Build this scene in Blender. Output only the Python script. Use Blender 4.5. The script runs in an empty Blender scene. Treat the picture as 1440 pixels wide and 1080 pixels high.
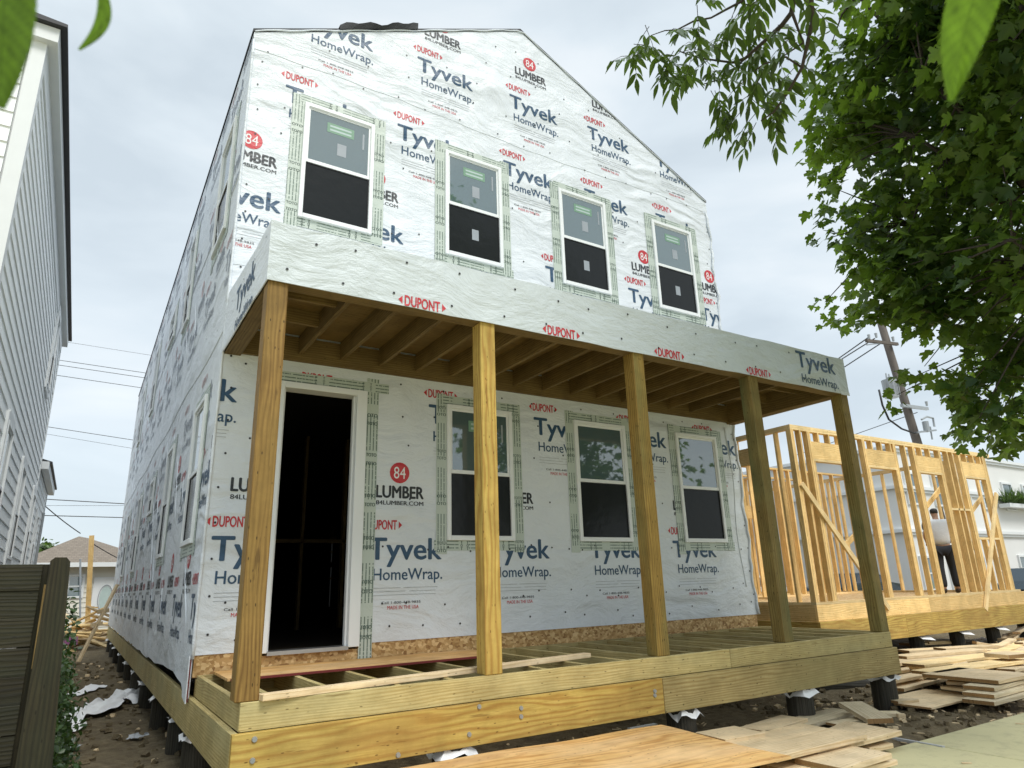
import bpy, math, random
import numpy as np
from mathutils import Vector, Matrix, noise
random.seed(7)
rs = np.random.RandomState(11)
R = math.radians
scene = bpy.context.scene
COL = scene.collection

# ---------------------------------------------------------------- camera
CAM = Vector((-0.902, -4.510, 0.6215))
YAW, PITCH, ROLL, F = 0.5642, 0.29, -0.0305, 943.5
fw = Vector((math.sin(YAW)*math.cos(PITCH), math.cos(YAW)*math.cos(PITCH), math.sin(PITCH)))
r0 = fw.cross(Vector((0, 0, 1))).normalized()
u0 = r0.cross(fw)
rt = r0*math.cos(ROLL)+u0*math.sin(ROLL)
up = -r0*math.sin(ROLL)+u0*math.cos(ROLL)
cd = bpy.data.cameras.new('camera')
cd.sensor_width = 36; cd.lens = F/1440*36; cd.clip_start = 0.05; cd.clip_end = 2000
cd.dof.use_dof = True; cd.dof.focus_distance = 8.0; cd.dof.aperture_fstop = 7.0
cam = bpy.data.objects.new('camera', cd)
M = Matrix((rt, up, -fw)).transposed().to_4x4(); M.translation = CAM
cam.matrix_world = M
COL.objects.link(cam); scene.camera = cam


def ray(u, v):
    return fw + rt*((u-720)/F) - up*((v-540)/F)


def at(u, v, ax, val):
    d = ray(u, v); t = (val-CAM[ax])/d[ax]
    return CAM + d*t


def atd(u, v, dist):
    return CAM + ray(u, v).normalized()*dist


# ---------------------------------------------------------------- materials
MATS = {}


class NT:
    def __init__(s, name):
        s.m = bpy.data.materials.new(name); s.m.use_nodes = True
        s.t = s.m.node_tree; s.t.nodes.clear()
        s.out = s.n('ShaderNodeOutputMaterial'); s.b = s.n('ShaderNodeBsdfPrincipled')
        s.l(s.b.outputs[0], s.out.inputs[0]); MATS[name] = s.m

    def n(s, ty, **k):
        o = s.t.nodes.new(ty)
        for a, b in k.items():
            if a in o.inputs: o.inputs[a].default_value = b
            else: setattr(o, a, b)
        return o

    def l(s, a, b): s.t.links.new(a, b)

    def math(s, op, a, b=0.0, c=None):
        o = s.n('ShaderNodeMath', operation=op)
        for i, x in enumerate((a, b) if c is None else (a, b, c)):
            if hasattr(x, 'type'): s.l(x, o.inputs[i])
            else: o.inputs[i].default_value = x
        return o.outputs[0]

    def mix(s, f, a, b, mode='MIX'):
        o = s.n('ShaderNodeMix', data_type='RGBA', blend_type=mode)
        for i, x in ((0, f), (6, a), (7, b)):
            if hasattr(x, 'type'): s.l(x, o.inputs[i])
            else: o.inputs[i].default_value = x if i == 0 else (*x, 1) if len(x) == 3 else x
        return o.outputs[2]

    def ramp(s, f, stops):
        o = s.n('ShaderNodeValToRGB'); e = o.color_ramp.elements
        while len(e) < len(stops): e.new(0.5)
        for i, (p, c) in enumerate(stops):
            e[i].position = p; e[i].color = (*c, 1) if len(c) == 3 else c
        s.l(f, o.inputs[0]); return o.outputs[0]

    def noise(s, vec, scale, detail=4, rough=.5, ty='FBM', dist=0):
        o = s.n('ShaderNodeTexNoise', noise_type=ty)
        o.inputs['Scale'].default_value = scale; o.inputs['Detail'].default_value = detail
        o.inputs['Roughness'].default_value = rough; o.inputs['Distortion'].default_value = dist
        s.l(vec, o.inputs['Vector']); return o.outputs[0]

    def map(s, vec, scale=(1, 1, 1), rot=(0, 0, 0), loc=(0, 0, 0)):
        o = s.n('ShaderNodeMapping'); o.inputs['Scale'].default_value = scale
        o.inputs['Rotation'].default_value = rot; o.inputs['Location'].default_value = loc
        s.l(vec, o.inputs['Vector']); return o.outputs[0]

    def bump(s, h, strength=.5, dist=.01, nrm=None):
        o = s.n('ShaderNodeBump'); o.inputs['Strength'].default_value = strength
        o.inputs['Distance'].default_value = dist; s.l(h, o.inputs['Height'])
        if nrm: s.l(nrm, o.inputs['Normal'])
        return o.outputs[0]

    def pos(s): return s.n('ShaderNodeNewGeometry').outputs['Position']
    def uv(s): return s.n('ShaderNodeUVMap').outputs[0]
    def rnd(s): return s.n('ShaderNodeObjectInfo').outputs['Random']
    def col(s, c): s.l(c, s.b.inputs['Base Color'])
    def nrm(s, c): s.l(c, s.b.inputs['Normal'])


def plain(name, c, rough=.6, spec=.5, metal=0, var=.12, scale=6, bump=0):
    k = NT(name); p = k.pos()
    n = k.noise(p, scale, 4)
    k.col(k.mix(n, tuple(x*(1-var) for x in c), tuple(min(1, x*(1+var)) for x in c)))
    k.b.inputs['Roughness'].default_value = rough
    k.b.inputs['Specular IOR Level'].default_value = spec
    k.b.inputs['Metallic'].default_value = metal
    if bump: k.nrm(k.bump(k.noise(p, scale*8, 5), .6, bump))
    return k.m


def wood(name, lo, hi, dark, ring=1.0, knot=.9, rough=.65, stain=None, bump=.0015):
    """uv.x runs along the board in metres, uv.y across it"""
    k = NT(name); uv = k.uv()
    fibre = k.noise(k.map(uv, (3.2, 75, 1)), 1, 6, .7)
    warp = k.noise(k.map(uv, (.9, 4.5, 1)), 1, 2, .5)
    sep = k.n('ShaderNodeSeparateXYZ'); k.l(uv, sep.inputs[0])
    ph = k.math('ADD', k.math('MULTIPLY', sep.outputs[1], 330*ring), k.math('MULTIPLY', warp, 34))
    ph = k.math('ADD', ph, k.math('MULTIPLY', fibre, 2.6))
    rings = k.math('MULTIPLY_ADD', k.math('SINE', ph), .5, .5)
    rings = k.math('POWER', rings, 1.8)
    vo = k.n('ShaderNodeTexVoronoi', feature='F1'); k.l(k.map(uv, (3.0, 9, 1)), vo.inputs['Vector'])
    kn = k.ramp(vo.outputs['Distance'], [(0.0, (1, 1, 1)), (.13, (.75, .75, .75)), (.2, (0, 0, 0))])
    gate = k.n('ShaderNodeSeparateColor'); k.l(vo.outputs['Color'], gate.inputs[0])
    kn = k.math('MULTIPLY', kn, k.math('GREATER_THAN', gate.outputs[0], .7))
    c = k.mix(k.ramp(fibre, [(.3, (0, 0, 0)), (.7, (1, 1, 1))]), lo, hi)
    c = k.mix(k.math('MULTIPLY', rings, .6), c, dark)
    big = k.noise(k.map(uv, (.8, 3, 1), loc=(9, 3, 0)), 1, 3)
    if stain: c = k.mix(k.ramp(big, [(.45, (0, 0, 0)), (.7, (.8, .8, .8))]), c, stain)
    c = k.mix(k.math('MULTIPLY', kn, knot), c, tuple(x*.28 for x in dark))
    sc_ = k.noise(k.map(uv, (2.5, 26, 1), loc=(4, 7, 0)), 1, 3, .7)
    c = k.mix(k.ramp(sc_, [(.64, (0, 0, 0)), (.70, (.55, .55, .55))]), c, tuple(x*.5 for x in dark))
    hs = k.n('ShaderNodeHueSaturation')
    k.l(k.math('MULTIPLY_ADD', k.rnd(), .34, .82), hs.inputs['Value'])
    k.l(c, hs.inputs['Color']); d_ = k.noise(k.pos(), 3.3, 6, .65)
    hv = k.mix(k.ramp(d_, [(.35, (1, 1, 1)), (.62, (.80, .79, .76))]), (0, 0, 0), (0, 0, 0)) if False else k.mix(1.0, hs.outputs[0], k.ramp(d_, [(.38, (1, 1, 1)), (.68, (.74, .73, .70))]), 'MULTIPLY')
    k.col(hv)
    k.b.inputs['Roughness'].default_value = rough
    k.b.inputs['Specular IOR Level'].default_value = .3
    k.nrm(k.bump(k.math('ADD', fibre, k.math('MULTIPLY', rings, .5)), .6, bump))
    return k.m


wood('treated', (.43, .34, .135), (.66, .55, .27), (.36, .24, .07), stain=(.48, .42, .21))
wood('treated_brown', (.24, .135, .035), (.42, .26, .075), (.12, .055, .012), ring=.6, knot=1, stain=(.30, .19, .05))
wood('treated_tan', (.38, .29, .12), (.60, .48, .22), (.28, .18, .05), ring=.8, knot=1, stain=(.40, .33, .14))
wood('treated_gold', (.44, .30, .065), (.64, .47, .14), (.30, .13, .02), ring=.45, stain=(.36, .22, .06))
wood('treated_post', (.25, .155, .035), (.42, .28, .07), (.15, .075, .015), ring=.8, knot=1, stain=(.20, .19, .07))
wood('treated_green', (.20, .14, .04), (.36, .265, .085), (.13, .075, .018), ring=.8, knot=1, stain=(.13, .15, .06))
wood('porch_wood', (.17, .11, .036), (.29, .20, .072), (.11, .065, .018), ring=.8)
wood('stud_wood', (.80, .53, .21), (.95, .72, .36), (.64, .36, .10), ring=.7, knot=.8)
wood('stud_pale', (.80, .58, .28), (.94, .75, .44), (.66, .44, .17), ring=.7, knot=.8)
wood('pile_wood', (.74, .56, .33), (.90, .74, .50), (.60, .41, .20), ring=.7, knot=.7, stain=(.62, .50, .33))
wood('pile_grey', (.62, .52, .35), (.78, .68, .48), (.50, .38, .22), ring=.6, knot=.6)
wood('end_grain', (.30, .17, .07), (.42, .26, .11), (.22, .11, .04), ring=2)
wood('old_fence', (.016, .014, .006), (.046, .038, .018), (.010, .008, .004), ring=.8, knot=.8, stain=(.018, .024, .012), bump=.004)
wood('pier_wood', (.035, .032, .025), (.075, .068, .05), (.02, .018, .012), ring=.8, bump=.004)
wood('plywood', (.62, .36, .12), (.80, .52, .22), (.40, .17, .04), ring=.22, knot=1, stain=(.72, .50, .27))

# OSB
k = NT('osb'); p = k.pos()
v1 = k.n('ShaderNodeTexVoronoi', feature='F1'); v1.inputs['Scale'].default_value = 1
k.l(k.map(p, (34, 34, 44), rot=(.5, .6, .7)), v1.inputs['Vector'])
s_ = k.n('ShaderNodeSeparateColor'); k.l(v1.outputs['Color'], s_.inputs[0])
c = k.ramp(s_.outputs[0], [(0, (.26, .13, .04)), (.3, (.42, .25, .09)), (.7, (.54, .35, .15)), (1, (.70, .50, .25))])
k.col(c); k.b.inputs['Roughness'].default_value = .7
k.nrm(k.bump(s_.outputs[0], .4, .002))

# house wrap: white, creased film
def wrapmat(name, base, print_=False, rough=.42, strength=1.0):
    k = NT(name); p = k.pos()
    w = k.noise(p, .9, 2)
    wv = k.n('ShaderNodeVectorMath', operation='SCALE'); cn = k.n('ShaderNodeTexNoise')
    cn.inputs['Scale'].default_value = .8; k.l(p, cn.inputs['Vector'])
    k.l(cn.outputs['Color'], wv.inputs[0]); wv.inputs['Scale'].default_value = .9
    add = k.n('ShaderNodeVectorMath', operation='ADD'); k.l(p, add.inputs[0]); k.l(wv.outputs[0], add.inputs[1])
    q = add.outputs[0]
    # long diagonal pulls
    a = k.noise(k.map(q, (.9, .9, 4.2), rot=(.6, .5, 0)), 1, 3, .45, 'RIDGED_MULTIFRACTAL')
    b = k.noise(k.map(q, (1.0, 1.0, 6.5), rot=(-.6, -.5, .2)), 1, 2, .5, 'RIDGED_MULTIFRACTAL')
    fine = k.noise(k.map(q, (7, 7, 16)), 1, 5, .6)
    big = k.noise(p, 1.4, 2)
    gate = k.ramp(k.noise(p, .55, 2), [(.35, (.12, .12, .12)), (.65, (1, 1, 1))])
    h = k.math('ADD', k.math('MULTIPLY', k.math('MULTIPLY', a, gate), .9), k.math('MULTIPLY', k.math('MULTIPLY', b, gate), .55))
    h = k.math('ADD', h, k.math('MULTIPLY', fine, .28))
    fold = k.noise(k.map(q, (.45, .45, 2.0), rot=(.7, .6, 0)), 1, 2, .4, 'RIDGED_MULTIFRACTAL')
    h = k.math('ADD', h, k.math('MULTIPLY', big, 1.6))
    h = k.math('ADD', h, k.math('MULTIPLY', k.math('MULTIPLY', fold, gate), 1.6))
    k.nrm(k.bump(h, 1.0, .055*strength))
    vary = k.noise(p, 2.5, 5)
    lo = tuple(x*.93 for x in base)
    k.col(k.mix(vary, lo, base))
    k.b.inputs['Roughness'].default_value = rough
    k.b.inputs['Specular IOR Level'].default_value = .45
    if not print_:
        k.b.inputs['Sheen Weight'].default_value = .1
    return k.m


wrapmat('house_wrap', (.71, .75, .785))
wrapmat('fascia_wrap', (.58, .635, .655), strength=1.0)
wrapmat('ink_navy', (.03, .08, .15), True)
wrapmat('ink_black', (.025, .03, .035), True)
wrapmat('ink_red', (.55, .035, .045), True)
wrapmat('ink_grey', (.42, .44, .46), True)
wrapmat('ink_faint', (.40, .44, .50), True)
wrapmat('ink_faint_red', (.70, .50, .50), True)
plain('paper_white', (.8, .8, .8), .6)
plain('cap_nail', (.018, .018, .02), .4)

k = NT('flash_tape'); uv = k.uv(); sp = k.n('ShaderNodeSeparateXYZ'); k.l(uv, sp.inputs[0])
fr = k.math('FRACT', k.math('MULTIPLY', sp.outputs[1], 30))
ln = k.math('LESS_THAN', k.math('ABSOLUTE', k.math('SUBTRACT', fr, .5)), .17)
ln = k.math('MULTIPLY', ln, k.math('GREATER_THAN', k.noise(k.map(uv, (60, 9, 1)), 1, 2), .40))
gapx = k.math('GREATER_THAN', k.math('FRACT', k.math('MULTIPLY', sp.outputs[0], 2.1)), .25)
ln = k.math('MULTIPLY', ln, gapx)
k.col(k.mix(k.math('MULTIPLY', ln, .9), (.50, .56, .50), (.10, .15, .12)))
k.b.inputs['Roughness'].default_value = .4
k.nrm(k.bump(k.noise(k.map(k.pos(), (1, 1, 1)), 14, 4), .8, .008))
plain('tape_ink', (.06, .10, .08), .5)
plain('vinyl', (.80, .82, .82), .35, var=.03)
plain('metal_trim', (.5, .5, .5), .3, metal=.8)
plain('screen', (.028, .028, .03), .5, var=.3)
k = NT('glass'); k.b.inputs['Base Color'].default_value = (.085, .13, .135, 1)
k.b.inputs['Roughness'].default_value = .03; k.b.inputs['IOR'].default_value = 2.5
k.nrm(k.bump(k.noise(k.pos(), 3, 1), .15, .004))
k = NT('screen_glass'); k.b.inputs['Base Color'].default_value = (.018, .020, .021, 1)
k.b.inputs['Roughness'].default_value = .16; k.b.inputs['IOR'].default_value = 1.27
k.nrm(k.bump(k.noise(k.pos(), 9, 3), .5, .006))
plain('sticker_green', (.16, .30, .20), .5)
plain('sticker_pale', (.42, .52, .50), .5)
plain('siding_white', (.86, .88, .88), .55, var=.05, scale=2)
plain('trim_white', (.72, .74, .74), .45, var=.04)
plain('black_trim', (.02, .02, .022), .5)
plain('felt', (.025, .027, .028), .7, bump=.01)
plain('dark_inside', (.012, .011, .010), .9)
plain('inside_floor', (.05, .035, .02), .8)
plain('stucco_white', (.74, .74, .72), .8, var=.06, scale=1)
plain('cream_wall', (.68, .66, .58), .7, var=.05, scale=2)
plain('wire_black', (.02, .02, .02), .6)
plain('steel_grey', (.36, .38, .39), .45, metal=.3)
plain('galv', (.35, .37, .38), .4, metal=.5)
plain('red_edge', (.16, .02, .018), .8)
plain('bark', (.05, .04, .03), .9, bump=.02, scale=10)
plain('car_blue', (.012, .026, .036), .15, metal=.3)
plain('car_white', (.6, .6, .6), .25)
plain('rubber', (.02, .02, .02), .8)
plain('car_glass', (.03, .035, .04), .05)
plain('skin', (.34, .20, .13), .5)
plain('shirt', (.62, .64, .66), .85, bump=.01)
plain('trousers', (.018, .02, .026), .9)
plain('hair', (.012, .010, .009), .6)
plain('boots', (.05, .04, .03), .7)
plain('purple_cloth', (.15, .03, .1), .8)
plain('pipe_grey', (.3, .33, .36), .5)

k = NT('pole_wood'); p = k.pos()
k.col(k.mix(k.noise(k.map(p, (12, 12, .8)), 1, 4), (.06, .05, .042), (.16, .135, .115)))
k.b.inputs['Roughness'].default_value = .85

k = NT('shingles'); p = k.pos()
b = k.n('ShaderNodeTexBrick'); b.inputs['Scale'].default_value = 3
b.inputs['Color1'].default_value = (.17, .135, .10, 1); b.inputs['Color2'].default_value = (.26, .21, .165, 1)
b.inputs['Mortar'].default_value = (.10, .08, .06, 1); b.inputs['Mortar Size'].default_value = .03
k.l(k.map(p, (1, 1, 1), rot=(R(90), 0, 0)), b.inputs['Vector'])
k.col(k.mix(k.noise(p, 5, 5), b.outputs[0], (.2, .165, .13))); k.b.inputs['Roughness'].default_value = .9
k = NT('shingles_grey'); p = k.pos()
k.col(k.mix(k.noise(p, 4, 5), (.16, .165, .17), (.3, .3, .3))); k.b.inputs['Roughness'].default_value = .9

k = NT('dirt'); p = k.pos()
n1 = k.noise(p, 1.1, 6, .65); n2 = k.noise(p, 9, 6, .7); n3 = k.noise(p, 45, 4, .7)
c = k.mix(n1, (.06, .042, .02), (.18, .135, .07))
c = k.mix(k.ramp(n2, [(.4, (0, 0, 0)), (.7, (1, 1, 1))]), c, (.23, .18, .10))
c = k.mix(k.math('GREATER_THAN', n3, .68), c, (.3, .25, .17))
k.col(c); k.b.inputs['Roughness'].default_value = .95
k.nrm(k.bump(k.math('ADD', n2, k.math('MULTIPLY', n3, .4)), 1, .06))

k = NT('concrete'); p = k.pos()
n1 = k.noise(p, 2, 5, .6); n3 = k.noise(p, 160, 3, .7)
c = k.mix(n1, (.50, .46, .25), (.60, .55, .31)); c = k.mix(k.math('MULTIPLY', n3, .35), c, (.25, .26, .18)); st = k.noise(p, 5, 6, .75); c = k.mix(k.ramp(st, [(.5, (0, 0, 0)), (.75, (.6, .6, .6))]), c, (.24, .22, .14))
k.col(c); k.b.inputs['Roughness'].default_value = .8; k.nrm(k.bump(n3, .3, .002))

def leafmat(name, a, b, rough=.45, tr=(.16, .30, .02), trw=.5):
    k = NT(name)
    k.t.nodes.remove(k.b)
    at_ = k.n('ShaderNodeAttribute', attribute_name='tint')
    d = k.n('ShaderNodeBsdfPrincipled'); d.inputs['Roughness'].default_value = rough
    k.l(k.mix(at_.outputs['Fac'], a, b), d.inputs['Base Color'])
    t = k.n('ShaderNodeBsdfTranslucent'); k.l(k.mix(at_.outputs['Fac'], tuple(x*.45 for x in tr), tr), t.inputs[0])
    m = k.n('ShaderNodeMixShader'); m.inputs[0].default_value = trw
    k.l(d.outputs[0], m.inputs[1]); k.l(t.outputs[0], m.inputs[2]); k.l(m.outputs[0], k.out.inputs[0])
    return k.m


leafmat('maple_leaf', (.022, .062, .013), (.14, .215, .035), tr=(.23, .38, .03), trw=.47)
leafmat('ash_leaf', (.03, .06, .012), (.08, .14, .03), tr=(.14, .24, .015), trw=.42)
leafmat('near_leaf', (.04, .09, .02), (.12, .22, .03), tr=(.2, .36, .02), trw=.45)
leafmat('ivy_leaf', (.014, .034, .010), (.04, .08, .02), tr=(.08, .15, .02), trw=.25)
leafmat('far_leaf', (.05, .085, .03), (.13, .2, .07), trw=.3)

# ---------------------------------------------------------------- mesh builder
class MB:
    def __init__(s): s.v = []; s.f = []; s.uv = []; s.m = []

    def face(s, pts, uvs=None, m=0):
        i = len(s.v); s.v += [Vector(p) for p in pts]; s.f.append(list(range(i, i+len(pts))))
        s.uv += uvs if uvs else [(p[0]+p[1]*.3, p[2]) for p in pts]; s.m.append(m); return s

    def obox(s, c, a, b, d, m=0, ends=None):
        """box with half-axes a (length), b, d"""
        c, a, b, d = (Vector(x) for x in (c, a, b, d))
        if a.cross(b).dot(d) < 0: d = -d
        la, lb, ld = a.length, b.length, d.length
        ox, oy = random.uniform(0, 40), random.uniform(0, 40)
        i = len(s.v)
        s.v += [c+a*x+b*y+d*z for x in (-1, 1) for y in (-1, 1) for z in (-1, 1)]
        L, Wd, H = 2*la, 2*lb, 2*ld
        # idx = x*4+y*2+z
        def q(ids, co, mm):
            s.f.append([i+j for j in ids]); s.uv += [(ox+x, oy+y) for x, y in co]; s.m.append(mm)
        e = m if ends is None else ends
        q((1, 5, 7, 3), [(0, 0), (L, 0), (L, Wd), (0, Wd)], m)          # +d
        q((0, 2, 6, 4), [(0, H), (0, H+Wd), (L, H+Wd), (L, H)], m)      # -d
        q((2, 3, 7, 6), [(0, 2*H), (0, 3*H), (L, 3*H), (L, 2*H)], m)    # +b
        q((0, 4, 5, 1), [(0, 4*H), (L, 4*H), (L, 5*H), (0, 5*H)], m)    # -b
        q((4, 6, 7, 5), [(0, 0), (.2*Wd, Wd), (.2*Wd+.02, Wd), (.02, 0)], e)
        q((0, 1, 3, 2), [(0, 0), (.02, 0), (.2*Wd+.02, Wd), (.2*Wd, Wd)], e)
        return s

    def box(s, lo, hi, m=0, axis=None, ends=None):
        lo = Vector(lo); hi = Vector(hi); c = (lo+hi)/2; h = (hi-lo)/2
        if axis is None: axis = max(range(3), key=lambda i: abs(h[i]))
        ax = [Vector((h[0], 0, 0)), Vector((0, h[1], 0)), Vector((0, 0, h[2]))]
        o = [i for i in range(3) if i != axis]
        return s.obox(c, ax[axis], ax[o[0]], ax[o[1]], m, ends)

    def beam(s, p, q, w, h, upv=(0, 0, 1), m=0, ends=None):
        p = Vector(p); q = Vector(q); a = (q-p)/2; u = Vector(upv)
        sd = a.cross(u).normalized(); u2 = sd.cross(a).normalized()
        return s.obox((p+q)/2, a, sd*w/2, u2*h/2, m, ends)

    def tube(s, pts, rad, n=8, m=0, cap=True):
        pts = [Vector(p) for p in pts]
        if not hasattr(rad, '__len__'): rad = [rad]*len(pts)
        base = len(s.v); prev = None; ln = 0; o = random.uniform(0, 20)
        for i, p in enumerate(pts):
            t = (pts[min(i+1, len(pts)-1)]-pts[max(i-1, 0)]).normalized()
            if prev is None:
                prev = t.orthogonal().normalized()
            prev = (prev-t*prev.dot(t)).normalized(); b = t.cross(prev)
            for j in range(n):
                a = 2*math.pi*j/n
                s.v.append(p+(prev*math.cos(a)+b*math.sin(a))*rad[i])
        for i in range(len(pts)-1):
            l2 = ln+(pts[i+1]-pts[i]).length
            for j in range(n):
                j2 = (j+1) % n
                s.f.append([base+i*n+j, base+i*n+j2, base+(i+1)*n+j2, base+(i+1)*n+j])
                y0, y1 = o+j*rad[i]*6/n, o+(j+1)*rad[i]*6/n
                s.uv += [(ln, y0), (ln, y1), (l2, y1), (l2, y0)]; s.m.append(m)
            ln = l2
        if cap:
            for st, rv in ((base, True), (base+(len(pts)-1)*n, False)):
                ids = list(range(st, st+n)); ids = ids[::-1] if rv else ids
                s.f.append(ids); s.uv += [(o, o)]*n; s.m.append(m)
        return s

    def prism(s, poly, axis, a, b, m=0, me=None):
        """polygon (2D list) extruded along axis between a and b; 2D = the two other axes in order"""
        o = [i for i in range(3) if i != axis]
        def P(p, t):
            v = [0, 0, 0]; v[o[0]] = p[0]; v[o[1]] = p[1]; v[axis] = t; return Vector(v)
        area = sum(poly[i][0]*poly[(i+1) % len(poly)][1]-poly[(i+1) % len(poly)][0]*poly[i][1] for i in range(len(poly)))
        pl = poly if (area > 0) else poly[::-1]
        if axis == 1: pl = pl[::-1]
        s.face([P(p, b) for p in pl], [(p[0], p[1]) for p in pl], m)
        s.face([P(p, a) for p in pl[::-1]], [(p[0], p[1]) for p in pl[::-1]], m)
        n = len(pl)
        for i in range(n):
            p, q = pl[i], pl[(i+1) % n]
            l = math.dist(p, q)
            s.face([P(p, a), P(q, a), P(q, b), P(p, b)], [(0, 0), (l, 0), (l, b-a), (0, b-a)], m if me is None else me)
        return s

    def disc(s, c, nrm, r, n=16, m=0, upv=(0, 0, 1)):
        c = Vector(c); nv = Vector(nrm).normalized(); x = nv.cross(Vector(upv))
        if x.length < 1e-3: x = nv.orthogonal()
        x.normalize(); y = x.cross(nv)*-1
        return s.face([c+x*math.cos(2*math.pi*i/n)*r+nv.cross(x)*math.sin(2*math.pi*i/n)*r for i in range(n)], None, m)

    def build(s, name, mats, parent=None, smooth=False, bevel=0, origin=None):
        if isinstance(mats, str): mats = [mats]
        org = Vector(parent.matrix_world.translation) if parent else Vector(origin or (0, 0, 0))
        if parent:
            org = Vector((0, 0, 0)); q = parent
            while q: org += q.location; q = q.parent
        me = bpy.data.meshes.new(name)
        me.from_pydata([tuple(v-org) for v in s.v], [], s.f)
        ul = me.uv_layers.new(name='UVMap')
        ul.data.foreach_set('uv', [c for t in s.uv for c in t])
        me.polygons.foreach_set('material_index', s.m)
        for x in mats: me.materials.append(MATS[x])
        if smooth: me.polygons.foreach_set('use_smooth', [True]*len(me.polygons))
        me.update()
        o = bpy.data.objects.new(name, me); COL.objects.link(o)
        if parent: o.parent = parent
        elif origin: o.location = origin
        if bevel:
            b = o.modifiers.new('bevel', 'BEVEL'); b.width = bevel; b.segments = 1; b.limit_method = 'ANGLE'
            b.use_clamp_overlap = True
        return o


def tag(o, label=None, cat=None, group=None, kind=None):
    if label: o['label'] = label
    if cat: o['category'] = cat
    if group: o['group'] = group
    if kind: o['kind'] = kind
    return o


def thing(name, label, cat, loc=(0, 0, 0), group=None):
    o = bpy.data.objects.new(name, None); COL.objects.link(o); o.location = loc
    o.empty_display_size = .3
    return tag(o, label, cat, group)


def np_mesh(name, V, Fc, mat, parent=None, tint=None, smooth=False):
    """V (n,3) world verts, Fc (m,k) faces"""
    org = np.zeros(3); q = parent
    while q: org += np.array(q.location); q = q.parent
    me = bpy.data.meshes.new(name)
    V = (V-org).astype(np.float32); k_ = Fc.shape[1]
    me.vertices.add(len(V)); me.vertices.foreach_set('co', V.ravel())
    me.loops.add(Fc.size); me.loops.foreach_set('vertex_index', Fc.astype(np.int32).ravel())
    me.polygons.add(len(Fc)); me.polygons.foreach_set('loop_start', np.arange(0, Fc.size, k_, dtype=np.int32))
    me.polygons.foreach_set('loop_total', np.full(len(Fc), k_, dtype=np.int32))
    if tint is not None:
        a = me.attributes.new('tint', 'FLOAT', 'POINT'); a.data.foreach_set('value', tint.astype(np.float32))
    me.materials.append(MATS[mat]); me.update(calc_edges=True)
    if smooth: me.polygons.foreach_set('use_smooth', [True]*len(me.polygons))
    o = bpy.data.objects.new(name, me); COL.objects.link(o)
    if parent: o.parent = parent
    return o


# ---------------------------------------------------------------- lettering
GL = {}


def glyphs(body, bold=0.0, shear=0.0):
    key = (body, bold)
    if key in GL: return GL[key]
    cu = bpy.data.curves.new('lettering', 'FONT'); cu.body = body; cu.resolution_u = 3; cu.offset = bold
    cu.fill_mode = 'FRONT' if hasattr(cu, 'fill_mode') else cu.fill_mode
    o = bpy.data.objects.new('lettering', cu); COL.objects.link(o)
    bpy.context.view_layer.update()
    me = o.evaluated_get(bpy.context.evaluated_depsgraph_get()).to_mesh()
    V = [(v.co.x, v.co.y) for v in me.vertices]; Fs = [list(p.vertices) for p in me.polygons if p.normal.z > .5 or True]
    o.to_mesh_clear()
    bpy.data.objects.remove(o); bpy.data.curves.remove(cu)
    xs = [p[0] for p in V]; ys = [p[1] for p in V]
    GL[key] = (V, Fs, min(xs), max(xs), min(ys), max(ys)); return GL[key]


CAPH = {}


def cap(bold):
    if bold not in CAPH:
        g = glyphs('H', bold); CAPH[bold] = (g[4], g[5])
    return CAPH[bold]


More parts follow.
